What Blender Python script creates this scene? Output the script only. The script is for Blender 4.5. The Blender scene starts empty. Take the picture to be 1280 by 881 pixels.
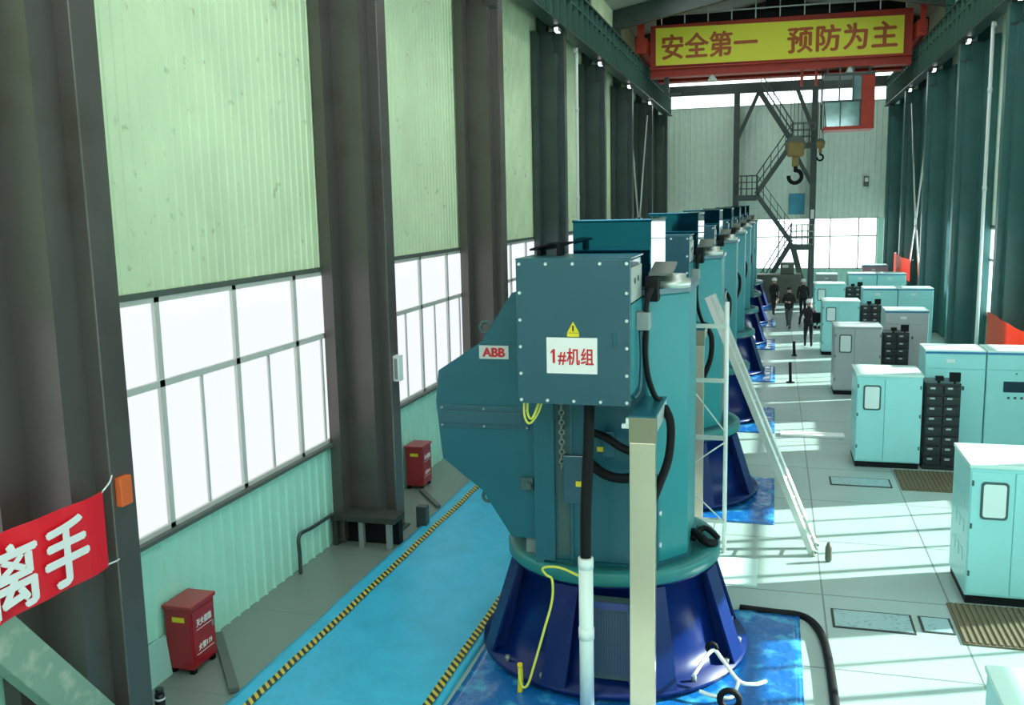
import bpy, bmesh, math, random
from mathutils import Vector, Matrix, noise
random.seed(7)
S = bpy.context.scene
COL = S.collection
PI = math.pi
# ------------------------------------------------------------ camera, light, exposure
FPX = 1180.0
H = 5.3
def _n(v): return Vector(v).normalized()
_dy = _n((330, 188, -FPX))                 # hall axis seen from the camera
_v = -_n((150, -8260, -FPX))
_vz = (_v - _dy * _v.dot(_dy)).normalized()
_dx = _dy.cross(_vz)
cam_data = bpy.data.cameras.new('camera')
cam_data.sensor_fit = 'HORIZONTAL'; cam_data.sensor_width = 36.0
cam_data.lens = FPX / 1280.0 * 36.0
cam_data.clip_end = 400
cam = bpy.data.objects.new('camera', cam_data); COL.objects.link(cam)
M = Matrix((_dx, _dy, _vz)).to_4x4()
M.translation = (0, 0, H)
cam.matrix_world = M
S.camera = cam
S.view_settings.view_transform = 'Standard'
S.view_settings.look = 'None'
S.view_settings.exposure = 0.10
S.view_settings.gamma = 1.0
S.view_settings.use_curve_mapping = False
W = bpy.data.worlds.new('sky'); S.world = W; W.use_nodes = True
bgn = W.node_tree.nodes['Background']
bgn.inputs[0].default_value = (0.80, 0.95, 1.0, 1); bgn.inputs[1].default_value = 1.0
sun_d = bpy.data.lights.new('sun', 'SUN'); sun_d.energy = 26.0; sun_d.angle = math.radians(0.8)
sun_d.color = (1.0, 0.97, 0.92)
sun = bpy.data.objects.new('sun', sun_d); COL.objects.link(sun)
SUN_EL = math.radians(25)
_sd = Vector((-.93 * math.cos(SUN_EL), -.37 * math.cos(SUN_EL), -math.sin(SUN_EL)))
sun.rotation_euler = _sd.to_track_quat('-Z', 'Y').to_euler()
sun.location = (30, 30, 30)
E_LEFT, E_RIGHT, E_END, E_ROOF_FILL, E_BACK_FILL = 1.0, 6.0, 3.2, 3.4, 9.0  # roof and back values drive glowing panes added for fill light

# ------------------------------------------------------------ helpers
class MB:
    """collects shapes (world coordinates) into one mesh with its origin at o"""
    def __init__(s, o=(0, 0, 0)):
        s.bm = bmesh.new(); s.o = Vector(o)
    def box(s, x0, x1, y0, y1, z0, z1):
        vs = [s.bm.verts.new((x, y, z)) for z in (z0, z1) for y in (y0, y1) for x in (x0, x1)]
        for f in ((0, 2, 3, 1), (4, 5, 7, 6), (0, 1, 5, 4), (2, 6, 7, 3), (0, 4, 6, 2), (1, 3, 7, 5)):
            s.bm.faces.new([vs[i] for i in f])
        return s
    def bar(s, p0, p1, w, h, up=(0, 0, 1)):
        p0, p1 = Vector(p0), Vector(p1); d = (p1 - p0).normalized(); u = Vector(up)
        if abs(d.dot(u)) > .98: u = Vector((0, 1, 0))
        a = d.cross(u).normalized(); b = a.cross(d)
        vs = [s.bm.verts.new(p + a * (i * w / 2) + b * (j * h / 2)) for p in (p0, p1) for (i, j) in ((-1, -1), (1, -1), (1, 1), (-1, 1))]
        for f in ((3, 2, 1, 0), (4, 5, 6, 7), (0, 1, 5, 4), (1, 2, 6, 5), (2, 3, 7, 6), (3, 0, 4, 7)):
            s.bm.faces.new([vs[i] for i in f])
        return s
    def cone(s, p0, p1, r0, r1, n=16, cap=True):
        p0, p1 = Vector(p0), Vector(p1); d = (p1 - p0).normalized()
        u = Vector((1, 0, 0)) if abs(d.x) < .9 else Vector((0, 1, 0))
        a = d.cross(u).normalized(); b = d.cross(a)
        A = [s.bm.verts.new(p0 + (a * math.cos(t) + b * math.sin(t)) * r0) for t in [2 * PI * i / n for i in range(n)]]
        B = [s.bm.verts.new(p1 + (a * math.cos(t) + b * math.sin(t)) * r1) for t in [2 * PI * i / n for i in range(n)]]
        for i in range(n):
            f = s.bm.faces.new((A[i], A[(i + 1) % n], B[(i + 1) % n], B[i])); f.smooth = True
        if cap:
            s.bm.faces.new(A[::-1]); s.bm.faces.new(B)
        return s
    def cyl(s, p0, p1, r, n=12): return s.cone(p0, p1, r, r, n)
    def tube(s, pts, r, n=8):
        pts = [Vector(p) for p in pts]
        # catmull-rom refine
        q = []
        for i in range(len(pts) - 1):
            p0 = pts[max(i - 1, 0)]; p1 = pts[i]; p2 = pts[i + 1]; p3 = pts[min(i + 2, len(pts) - 1)]
            for k in range(6):
                t = k / 6
                q.append(.5 * ((2 * p1) + (p2 - p0) * t + (2 * p0 - 5 * p1 + 4 * p2 - p3) * t * t + (3 * p1 - p0 - 3 * p2 + p3) * t ** 3))
        q.append(pts[-1])
        prev = None; rings = []
        a = None
        for i, p in enumerate(q):
            d = (q[min(i + 1, len(q) - 1)] - q[max(i - 1, 0)]).normalized()
            if a is None:
                u = Vector((0, 0, 1)) if abs(d.z) < .9 else Vector((1, 0, 0))
                a = d.cross(u).normalized()
            a = (a - d * a.dot(d)).normalized(); b = d.cross(a)
            rings.append([s.bm.verts.new(p + (a * math.cos(t) + b * math.sin(t)) * r) for t in [2 * PI * k / n for k in range(n)]])
        for A, B in zip(rings, rings[1:]):
            for k in range(n):
                f = s.bm.faces.new((A[k], A[(k + 1) % n], B[(k + 1) % n], B[k])); f.smooth = True
        s.bm.faces.new(rings[0][::-1]); s.bm.faces.new(rings[-1])
        return s
    def prism(s, poly, axis, a, b):
        def P(u, v, w):
            return {'x': (w, u, v), 'y': (u, w, v), 'z': (u, v, w)}[axis]
        A = [s.bm.verts.new(P(u, v, a)) for u, v in poly]; B = [s.bm.verts.new(P(u, v, b)) for u, v in poly]
        n = len(poly)
        s.bm.faces.new(A[::-1]); s.bm.faces.new(B)
        for i in range(n): s.bm.faces.new((A[i], A[(i + 1) % n], B[(i + 1) % n], B[i]))
        return s
    def lathe(s, prof, c, n=32):
        cx, cy = c
        rings = []
        for r, z in prof:
            rings.append([s.bm.verts.new((cx + r * math.cos(2 * PI * k / n), cy + r * math.sin(2 * PI * k / n), z)) for k in range(n)])
        for A, B in zip(rings, rings[1:]):
            for k in range(n):
                f = s.bm.faces.new((A[k], A[(k + 1) % n], B[(k + 1) % n], B[k])); f.smooth = True
        s.bm.faces.new(rings[0][::-1]); s.bm.faces.new(rings[-1])
        return s
    def ring(s, c, r, rt, axis='y', n=18, m=8):
        c = Vector(c)
        R = []
        for i in range(n):
            t = 2 * PI * i / n
            d = {'y': Vector((math.cos(t), 0, math.sin(t))), 'z': Vector((math.cos(t), math.sin(t), 0)), 'x': Vector((0, math.cos(t), math.sin(t)))}[axis]
            ax = {'y': Vector((0, 1, 0)), 'z': Vector((0, 0, 1)), 'x': Vector((1, 0, 0))}[axis]
            R.append([s.bm.verts.new(c + d * (r + rt * math.cos(u)) + ax * rt * math.sin(u)) for u in [2 * PI * k / m for k in range(m)]])
        for i in range(n):
            A, B = R[i], R[(i + 1) % n]
            for k in range(m):
                f = s.bm.faces.new((A[k], A[(k + 1) % m], B[(k + 1) % m], B[k])); f.smooth = True
        return s
    def grid(s, x0, x1, y0, y1, nx, ny, fz):
        V = [[s.bm.verts.new((x0 + (x1 - x0) * i / nx, y0 + (y1 - y0) * j / ny, fz(x0 + (x1 - x0) * i / nx, y0 + (y1 - y0) * j / ny))) for i in range(nx + 1)] for j in range(ny + 1)]
        for j in range(ny):
            for i in range(nx):
                f = s.bm.faces.new((V[j][i], V[j][i + 1], V[j + 1][i + 1], V[j + 1][i])); f.smooth = True
        # skirt to the ground so that the sheet has a thickness
        return s
    def build(s, name, mat, parent=None, bevel=0.0, seg=2):
        bmesh.ops.recalc_face_normals(s.bm, faces=s.bm.faces)
        bmesh.ops.translate(s.bm, verts=s.bm.verts, vec=-s.o)
        me = bpy.data.meshes.new(name); s.bm.to_mesh(me); s.bm.free()
        me.materials.append(mat)
        ob = bpy.data.objects.new(name, me); COL.objects.link(ob)
        if parent is not None: ob.parent = parent
        else: ob.location = s.o
        if bevel:
            md = ob.modifiers.new('bevel', 'BEVEL'); md.width = bevel; md.segments = seg; md.limit_method = 'ANGLE'
            md.angle_limit = math.radians(40); md.harden_normals = False
        return ob

def tag(o, label, cat, group=None, kind=None):
    o['label'] = label; o['category'] = cat
    if group: o['group'] = group
    if kind: o['kind'] = kind
    return o
def thing(name, label, cat, loc, group=None):
    o = bpy.data.objects.new(name, None); COL.objects.link(o); o.location = loc
    o.empty_display_size = .2
    return tag(o, label, cat, group)
def struct(o):
    o['kind'] = 'structure'; return o
KIDS = {}
def copy_tree(o, loc=None, label=None, group=None, skip=()):
    c = o.copy(); COL.objects.link(c)
    if loc is not None: c.location = loc
    if label: c['label'] = label
    if group: c['group'] = group
    for ch in list(o.children):
        if ch.name.split('.')[0] in skip: continue
        d = ch.copy(); COL.objects.link(d); d.parent = c
        for g in list(ch.children):
            if g.name.split('.')[0] in skip: continue
            e = g.copy(); COL.objects.link(e); e.parent = d
    return c

# ------------------------------------------------------------ materials
def mat(name, col, rough=.5, metal=0., var=0., vscale=3., bump=0., bscale=40., coat=0., dirt=None, spec=.5):
    m = bpy.data.materials.new(name); m.use_nodes = True
    nt = m.node_tree; b = nt.nodes['Principled BSDF']
    b.inputs['Base Color'].default_value = (*col, 1); b.inputs['Roughness'].default_value = rough
    b.inputs['Metallic'].default_value = metal; b.inputs['Coat Weight'].default_value = coat
    b.inputs['Specular IOR Level'].default_value = spec
    tc = nt.nodes.new('ShaderNodeTexCoord')
    if var or dirt:
        n = nt.nodes.new('ShaderNodeTexNoise'); n.inputs['Scale'].default_value = vscale; n.inputs['Detail'].default_value = 6
        nt.links.new(tc.outputs['Object'], n.inputs['Vector'])
        r = nt.nodes.new('ShaderNodeValToRGB')
        c2 = dirt or tuple(c * (1 - var) for c in col)
        e = r.color_ramp.elements
        if dirt:
            e[0].position = .30; e[0].color = (*c2, 1); e[1].position = .46; e[1].color = (*col, 1)
        else:
            e[0].position = .3; e[0].color = (*c2, 1); e[1].position = .7; e[1].color = (*tuple(min(1, c * (1 + var * .5)) for c in col), 1)
        nt.links.new(n.outputs['Fac'], r.inputs['Fac']); nt.links.new(r.outputs['Color'], b.inputs['Base Color'])
    if bump:
        n2 = nt.nodes.new('ShaderNodeTexNoise'); n2.inputs['Scale'].default_value = bscale; n2.inputs['Detail'].default_value = 3
        nt.links.new(tc.outputs['Object'], n2.inputs['Vector'])
        bp = nt.nodes.new('ShaderNodeBump'); bp.inputs['Strength'].default_value = bump; bp.inputs['Distance'].default_value = .02
        nt.links.new(n2.outputs['Fac'], bp.inputs['Height']); nt.links.new(bp.outputs['Normal'], b.inputs['Normal'])
    return m
def emit(name, col, s):
    m = bpy.data.materials.new(name); m.use_nodes = True; nt = m.node_tree
    nt.nodes.remove(nt.nodes['Principled BSDF'])
    e = nt.nodes.new('ShaderNodeEmission'); e.inputs[0].default_value = (*col, 1); e.inputs[1].default_value = s
    nt.links.new(e.outputs[0], nt.nodes['Material Output'].inputs[0]); return m
def pane_mat(name, col, s, clear):
    """frosted daylight-lit glass: part glows, part lets the sun and the view through; also the added fill panels"""
    m = emit(name, col, s); nt = m.node_tree
    e = [n for n in nt.nodes if n.type == 'EMISSION'][0]
    t = nt.nodes.new('ShaderNodeBsdfTransparent'); t.inputs[0].default_value = (.93, 1, .98, 1)
    mx = nt.nodes.new('ShaderNodeMixShader'); mx.inputs[0].default_value = clear
    nt.links.new(e.outputs[0], mx.inputs[1]); nt.links.new(t.outputs[0], mx.inputs[2])
    nt.links.new(mx.outputs[0], nt.nodes['Material Output'].inputs[0]); return m

def floor_mat():
    m = mat('floor_paint', (.345, .475, .445), .32, var=.10, vscale=.8, bump=.03, bscale=30)
    nt = m.node_tree; b = nt.nodes['Principled BSDF']
    old = b.inputs['Base Color'].links[0].from_socket
    tc = nt.nodes.new('ShaderNodeTexCoord'); sx = nt.nodes.new('ShaderNodeSeparateXYZ'); nt.links.new(tc.outputs['Object'], sx.inputs[0])
    def line(axis, period, off, w):
        a = nt.nodes.new('ShaderNodeMath'); a.operation = 'ADD'; a.inputs[1].default_value = off; nt.links.new(sx.outputs[axis], a.inputs[0])
        q = nt.nodes.new('ShaderNodeMath'); q.operation = 'PINGPONG'; q.inputs[1].default_value = period / 2; nt.links.new(a.outputs[0], q.inputs[0])
        l = nt.nodes.new('ShaderNodeMath'); l.operation = 'LESS_THAN'; l.inputs[1].default_value = w; nt.links.new(q.outputs[0], l.inputs[0]); return l
    l1 = line('X', 1.6, 100 * 1.6 - .72, .012); l2 = line('Y', 2.15, 100 * 2.15 - 12.88, .014)
    mxm = nt.nodes.new('ShaderNodeMath'); mxm.operation = 'MAXIMUM'; nt.links.new(l1.outputs[0], mxm.inputs[0]); nt.links.new(l2.outputs[0], mxm.inputs[1])
    # the left aisle floor is a darker grey
    lt = nt.nodes.new('ShaderNodeMath'); lt.operation = 'LESS_THAN'; lt.inputs[1].default_value = -3.4; nt.links.new(sx.outputs['X'], lt.inputs[0])
    g = nt.nodes.new('ShaderNodeMix'); g.data_type = 'RGBA'; nt.links.new(lt.outputs[0], g.inputs['Factor']); nt.links.new(old, g.inputs['A']); g.inputs['B'].default_value = (.19, .235, .205, 1)
    k = nt.nodes.new('ShaderNodeMix'); k.data_type = 'RGBA'; nt.links.new(mxm.outputs[0], k.inputs['Factor']); nt.links.new(g.outputs['Result'], k.inputs['A']); k.inputs['B'].default_value = (.16, .20, .19, 1)
    nt.links.new(k.outputs['Result'], b.inputs['Base Color'])
    return m
def stripe_mat(name, c1, c2, period):
    m = mat(name, c1, .5); nt = m.node_tree; b = nt.nodes['Principled BSDF']
    tc = nt.nodes.new('ShaderNodeTexCoord'); sx = nt.nodes.new('ShaderNodeSeparateXYZ'); nt.links.new(tc.outputs['Object'], sx.inputs[0])
    a = nt.nodes.new('ShaderNodeMath'); a.operation = 'ADD'; nt.links.new(sx.outputs['X'], a.inputs[0]); nt.links.new(sx.outputs['Y'], a.inputs[1])
    d = nt.nodes.new('ShaderNodeMath'); d.operation = 'DIVIDE'; d.inputs[1].default_value = period; nt.links.new(a.outputs[0], d.inputs[0])
    f = nt.nodes.new('ShaderNodeMath'); f.operation = 'FRACT'; nt.links.new(d.outputs[0], f.inputs[0])
    l = nt.nodes.new('ShaderNodeMath'); l.operation = 'LESS_THAN'; l.inputs[1].default_value = .5; nt.links.new(f.outputs[0], l.inputs[0])
    k = nt.nodes.new('ShaderNodeMix'); k.data_type = 'RGBA'; nt.links.new(l.outputs[0], k.inputs['Factor']); k.inputs['A'].default_value = (*c1, 1); k.inputs['B'].default_value = (*c2, 1)
    nt.links.new(k.outputs['Result'], b.inputs['Base Color']); return m

def plaster_spots():
    m = mat('upper_panel', (.74, .86, .58), .55, var=.10, vscale=.9)
    nt = m.node_tree; b = nt.nodes['Principled BSDF']; old = b.inputs['Base Color'].links[0].from_socket
    tc = nt.nodes.new('ShaderNodeTexCoord')
    n = nt.nodes.new('ShaderNodeTexNoise'); n.inputs['Scale'].default_value = 4.5; n.inputs['Detail'].default_value = 4
    nt.links.new(tc.outputs['Object'], n.inputs['Vector'])
    r = nt.nodes.new('ShaderNodeValToRGB'); r.color_ramp.elements[0].position = .655; r.color_ramp.elements[0].color = (0, 0, 0, 1); r.color_ramp.elements[1].position = .80; r.color_ramp.elements[1].color = (.7, .7, .7, 1)
    nt.links.new(n.outputs['Fac'], r.inputs['Fac'])
    k = nt.nodes.new('ShaderNodeMix'); k.data_type = 'RGBA'; nt.links.new(r.outputs['Color'], k.inputs['Factor']); nt.links.new(old, k.inputs['A']); k.inputs['B'].default_value = (.22, .17, .09, 1)
    nt.links.new(k.outputs['Result'], b.inputs['Base Color']); return m

MT = {}
MT['floor'] = floor_mat()
MT['upper'] = plaster_spots()
MT['lower'] = mat('lower_panel', (.46, .84, .70), .5, var=.08, vscale=1.2)
MT['endwall'] = mat('end_panel', (.74, .90, .80), .5, var=.06)
MT['roof'] = mat('roof_sheet', (.42, .46, .40), .6, var=.1)
MT['steel'] = mat('dark_steel_paint', (.060, .085, .082), .38, .3, var=.18, vscale=1.5, spec=.5)
MT['steel_left'] = mat('grey_steel_paint', (.128, .114, .106), .36, .45, dirt=(.105, .088, .074), vscale=1.2)
MT['steel_right'] = mat('teal_steel_paint', (.045, .150, .145), .36, var=.15, vscale=1.5)
MT['beam'] = mat('runway_paint', (.018, .048, .040), .45, var=.2)
MT['stiff'] = mat('stiffener_tone', (.06, .15, .12), .45)  # lighter copy of the runway colour, for contrast against the web
MT['rust'] = mat('orange_conductor', (.55, .17, .06), .6, var=.3, vscale=8)
MT['alum'] = mat('aluminium_frame', (.62, .62, .58), .45)
MT['trim'] = mat('dark_trim', (.10, .12, .10), .5)
MT['whitepipe'] = mat('white_plastic', (.80, .86, .84), .4)
MT['red'] = mat('crane_red', (.50, .035, .015), .45, var=.15)
MT['yellow'] = mat('sign_yellow', (.93, .88, .06), .5)
MT['lettered'] = mat('lettering_orange', (.50, .10, .015), .5)
MT['banner'] = mat('banner_red', (.95, .014, .035), .55, bump=.15, bscale=6)
MT['bannero'] = mat('banner_orange_red', (.90, .14, .05), .55, bump=.15, bscale=6)  # orange hue puts sunlight through red cloth into the colour
def cloth(m, k=.45):
    nt = m.node_tree; b = nt.nodes['Principled BSDF']; t = nt.nodes.new('ShaderNodeBsdfTranslucent'); t.inputs[0].default_value = b.inputs['Base Color'].default_value
    x = nt.nodes.new('ShaderNodeMixShader'); x.inputs[0].default_value = k
    nt.links.new(b.outputs[0], x.inputs[1]); nt.links.new(t.outputs[0], x.inputs[2]); nt.links.new(x.outputs[0], nt.nodes['Material Output'].inputs[0])
cloth(MT['banner'], .3); cloth(MT['bannero'], .35)
MT['white'] = mat('white_lettering', (.85, .80, .80), .5)
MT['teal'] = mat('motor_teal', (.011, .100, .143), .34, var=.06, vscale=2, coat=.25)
MT['teal_lit'] = mat('motor_teal_lit', (.008, .225, .255), .45, var=.05, vscale=2)  # lighter copy of motor_teal: light on the right side put into the colour
MT['boxteal'] = mat('terminal_box_blue', (.030, .092, .135), .24, var=.05, coat=.35)
MT['hood'] = mat('glossy_hood', (.014, .12, .19), .05, .9)
MT['ring'] = mat('flange_teal', (.020, .20, .20), .4, var=.1)
MT['blue'] = mat('pedestal_blue', (.0008, .014, .11), .30, spec=.3)
MT['black'] = mat('black_rubber', (.005, .006, .007), .6, spec=.2)
MT['blackgloss'] = mat('black_plastic', (.012, .016, .018), .3)
MT['stainless'] = mat('stainless_steel', (.72, .60, .48), .30, .85, var=.06, vscale=.7)
MT['bronze'] = mat('tray_cap', (.30, .27, .19), .4, .6)
MT['galv'] = mat('galvanised', (.66, .70, .66), .35, .55, var=.1)
MT['grey'] = mat('grey_metal', (.28, .31, .30), .45, .3)
MT['bolt'] = mat('bolt_white', (.80, .84, .84), .3, .3)
MT['earth'] = mat('earth_wire', (.72, .70, .10), .5)
MT['warn'] = mat('warning_yellow', (.80, .62, .02), .5)
MT['redtext'] = mat('red_lettering', (.60, .012, .02), .5)
MT['plate'] = mat('nameplate_silver', (.60, .62, .60), .35, .2)
MT['sheet'] = mat('blue_plastic_sheet', (.04, .46, .70), .42, var=.12, vscale=2.5, bump=.9, bscale=2.6)
MT['pad'] = mat('deep_blue_sheet', (.008, .13, .42), .25, dirt=(.06, .38, .62), vscale=3.5, bump=.6, bscale=9, coat=.3)
MT['hazard'] = stripe_mat('hazard_stripes', (.60, .50, .06), (.02, .02, .02), .115)
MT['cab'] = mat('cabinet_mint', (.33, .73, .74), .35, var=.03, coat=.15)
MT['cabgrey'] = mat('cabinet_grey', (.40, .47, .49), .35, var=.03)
MT['cabtop'] = mat('cabinet_top', (.58, .82, .78), .35)  # paler copy of the mint: sunlight on the tops put into the colour
MT['cabpink'] = mat('cabinet_pink', (.48, .30, .38), .4)
MT['blueedge'] = mat('blue_edge', (.02, .18, .42), .35)
MT['seam'] = mat('seam_dark', (.05, .10, .10), .6)
MT['glass'] = mat('window_pale', (.72, .86, .86), .12, coat=.4)
MT['screen'] = mat('display_dark', (.01, .035, .06), .12)
MT['mod'] = mat('module_black', (.012, .018, .020), .38)
MT['handle'] = mat('module_handle', (.42, .50, .50), .35, .3)
MT['mat'] = mat('ribbed_rubber', (.13, .115, .065), .75)
MT['firered'] = mat('fire_box_red', (.36, .008, .018), .35, coat=.3)
MT['orange'] = mat('orange_plastic', (.75, .13, .03), .45)
MT['brace'] = mat('worn_green_paint', (.22, .32, .24), .55, dirt=(.45, .46, .36), vscale=5)
MT['mintboard'] = mat('mint_board', (.40, .68, .62), .3, coat=.3)
MT['concrete'] = mat('dark_plinth', (.035, .040, .032), .7, var=.3)
MT['machine'] = mat('machine_brown', (.11, .12, .095), .6, var=.2)
MT['noticeblue'] = mat('notice_blue', (.06, .36, .52), .5, var=.2, vscale=2)
MT['hookyel'] = mat('hook_block_yellow', (.28, .19, .05), .5, var=.3)
MT['cabglass'] = mat('cab_glass', (.25, .42, .42), .08, .2, var=.4, vscale=1.5)
MT['jacket'] = mat('dark_jacket', (.010, .011, .012), .7)
MT['trouser'] = mat('dark_trousers', (.012, .013, .016), .75)
MT['greytrouser'] = mat('grey_trousers', (.09, .10, .10), .75)
MT['skin'] = mat('skin', (.52, .32, .24), .5)
MT['shoe'] = mat('shoe', (.008, .008, .008), .5)
MT['helmet'] = mat('helmet_white', (.88, .90, .90), .3)
MT['hair'] = mat('hair_black', (.01, .01, .01), .5)
MT['ground'] = mat('yard_ground', (.20, .20, .22), .8, var=.1, vscale=.3)
MT['shed'] = mat('yard_shed', (.42, .40, .45), .8, var=.15, vscale=.4)
MT['coverplate'] = mat('cover_plate', (.30, .48, .50), .3, dirt=(.14, .28, .32), vscale=16)
MT['groove'] = mat('groove_dark', (.03, .04, .04), .8)
MT['rope'] = mat('white_rope', (.72, .78, .78), .7)
MT['lamp'] = emit('lamp_glow', (1, 1, 1), 3.0)
MT['pane_left'] = pane_mat('pane_left', (.93, .96, 1.0), E_LEFT, .22)
MT['pane_right'] = pane_mat('pane_right', (.68, 1.0, 1.0), E_RIGHT, .75)
MT['pane_end'] = pane_mat('pane_end', (.86, 1.0, 1.0), E_END, .3)
MT['back_fill_glow'] = pane_mat('back_fill_glow', (.90, .97, 1.0), E_BACK_FILL, .1)  # glow of the unseen pane added behind the camera
MT['roof_fill_glow'] = pane_mat('roof_fill_glow', (.92, 1.0, .96), E_ROOF_FILL, .0)  # opaque glow of the fill panels added under the roof

def text_mesh(body, name, m, parent, loc, rot, size=None, width=None, height=None, bold=.0, ext=.004, spacing=1.0, o=None):
    c = bpy.data.curves.new(name, 'FONT'); c.body = body; c.size = 1; c.extrude = ext; c.space_character = spacing
    c.align_x = 'CENTER'; c.align_y = 'CENTER'
    t = bpy.data.objects.new('tmp', c); COL.objects.link(t)
    bpy.context.view_layer.update()
    me = bpy.data.meshes.new_from_object(t.evaluated_get(bpy.context.evaluated_depsgraph_get()))
    bpy.data.objects.remove(t); bpy.data.curves.remove(c)
    xs = [v.co.x for v in me.vertices]; ys = [v.co.y for v in me.vertices]
    w, h = max(xs) - min(xs), max(ys) - min(ys); cx, cy = (max(xs) + min(xs)) / 2, (max(ys) + min(ys)) / 2
    sx = (width / w) if width else size; sy = (height / h) if height else (size or sx)
    for v in me.vertices: v.co = Vector(((v.co.x - cx) * sx, (v.co.y - cy) * sy, v.co.z * 1.0))
    me.name = name
    if bold:
        b2 = bmesh.new(); q = b2
        for dx, dy in ((0, 0), (1, 0), (-1, 0), (0, 1), (0, -1)):
            t2 = me.copy()
            for v in t2.vertices: v.co.x += dx * bold * sx; v.co.y += dy * bold * sy * .7; v.co.z += .0004 * (dx + 2 * dy)
            q.from_mesh(t2); bpy.data.meshes.remove(t2)
        q.to_mesh(me); q.free()
    me.materials.clear(); me.materials.append(m)
    ob = bpy.data.objects.new(name, me); COL.objects.link(ob)
    if parent is not None: ob.parent = parent
    ob.location = Vector(loc) - (Vector(o) if o else Vector((0, 0, 0))); ob.rotation_euler = rot
    return ob
FRONT = (PI / 2, 0, 0)          # text reading on a face that looks towards -Y
SIDE = (PI / 2, 0, PI / 2)      # text reading on a face that looks towards +X

# ------------------------------------------------------------ the hall
XL, XR, Y0, Y1 = -6.8, 6.5, -7.0, 56.0
CC = [7.4 + 6.75 * k for k in range(-2, 8)]         # column centre lines; CC[3] = nearest column in the photo
ZW0, ZW1, ZE = 1.66, 4.38, 13.4
RIDGE = (-.15, 14.7)
struct(MB().box(XL - .15, XR + .15, Y0 - .2, Y1 + .2, -.3, 0).build('floor', MT['floor']))
def ribbed(mb, side, y0, y1, z0, z1, pitch=.2, d=.028):
    """trapezoid-ribbed sheet; side: +1 faces +X at x=XL, -1 faces -X at x=XR"""
    x = XL if side > 0 else XR
    pts = []
    y = y0
    while y < y1 - 1e-6:
        for dy, dd in ((0, 0), (pitch * .72, 0), (pitch * .80, d), (pitch * .92, d)):
            if y + dy < y1: pts.append((x + side * dd, y + dy))
        y += pitch
    pts.append((x, y1))
    A = [mb.bm.verts.new((px, py, z0)) for px, py in pts]; B = [mb.bm.verts.new((px, py, z1)) for px, py in pts]
    for i in range(len(pts) - 1): mb.bm.faces.new((A[i], A[i + 1], B[i + 1], B[i]))
    xo = x - side * .1
    a0, a1, b0, b1 = [mb.bm.verts.new(p) for p in ((xo, y0, z0), (xo, y1, z0), (xo, y0, z1), (xo, y1, z1))]
    mb.bm.faces.new((a0, b0, b1, a1)); mb.bm.faces.new((a0, A[0], B[0], b0)); mb.bm.faces.new((a1, b1, B[-1], A[-1]))
    mb.bm.faces.new([a0, a1] + A[::-1]); mb.bm.faces.new([b1, b0] + B)
wl = MB()
ribbed(wl, 1, Y0, Y1, ZW1 + .06, ZE + .1, .185, .016)
wall_left = struct(wl.build('wall_left', MT['upper']))
lw = MB(); ribbed(lw, 1, Y0, Y1, 0, ZW0 - .02, .24)
for c in CC: 
    if c + .3 < Y1: lw.box(XL - .1, XL, c - .12, c + .24, ZW0 - .02, ZW1 + .06)
lw.box(XL - .1, XL, Y0, CC[1] - .12, ZW0 - .02, ZW1 + .06)
lw.build('lower_panel', MT['lower'], wall_left)
wr = MB(); ribbed(wr, -1, Y0, Y1, ZW1 + .06, ZE + .1, .185)
wall_right = struct(wr.build('wall_right', MT['endwall']))
rw = MB(); ribbed(rw, -1, Y0, Y1, 0, ZW0 - .02, .24)
for c in CC:
    if c + .3 < Y1: rw.box(XR, XR + .1, c - .3, c + .3, ZW0 - .02, ZW1 + .06)
rw.box(XR, XR + .1, Y0, CC[0], ZW0 - .02, ZW1 + .06)
rw.build('lower_panel', MT['lower'], wall_right)
# end wall with the low window band and the clerestory
we = MB()
x = XL
def ribbed_end(mb, x0, x1, z0, z1, pitch=.3, d=.03):
    pts = []; xx = x0
    while xx < x1 - 1e-6:
        for dx, dd in ((0, 0), (pitch * .7, 0), (pitch * .8, d), (pitch * .92, d)):
            if xx + dx < x1: pts.append((xx + dx, Y1 - dd))
        xx += pitch
    pts.append((x1, Y1))
    A = [mb.bm.verts.new((px, py, z0)) for px, py in pts]; B = [mb.bm.verts.new((px, py, z1)) for px, py in pts]
    for i in range(len(pts) - 1): mb.bm.faces.new((A[i], A[i + 1], B[i + 1], B[i]))
    yo = Y1 + .1
    a0, a1, b0, b1 = [mb.bm.verts.new(p) for p in ((x0, yo, z0), (x1, yo, z0), (x0, yo, z1), (x1, yo, z1))]
    mb.bm.faces.new((a0, b0, b1, a1)); mb.bm.faces.new((a0, A[0], B[0], b0)); mb.bm.faces.new((a1, b1, B[-1], A[-1]))
    mb.bm.faces.new([a0, a1] + A[::-1]); mb.bm.faces.new([b1, b0] + B)
ribbed_end(we, XL, XR, 4.38, 10.62)
ribbed_end(we, XL, XR, 12.5, 13.4)
we.prism([(XL, 13.4), (XR, 13.4), (RIDGE[0], RIDGE[1])], 'y', Y1, Y1 + .1)
wall_end = struct(we.build('wall_end', MT['endwall']))
wb = MB(); ribbed_end(wb, XL, XR, 0, 1.52); wb.box(5.45, XR, Y1, Y1 + .1, 1.52, 4.38)
wb.build('lower_panel', MT['lower'], wall_end)
wbk = MB().box(XL, XR, Y0 - .15, Y0, 0, 10.4).box(XL, XR, Y0 - .15, Y0, 12.6, 13.4); wbk.prism([(XL, 13.4), (XR, 13.4), (RIDGE[0], RIDGE[1])], 'y', Y0 - .15, Y0)
struct(wbk.build('wall_back', MT['endwall']))
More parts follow.
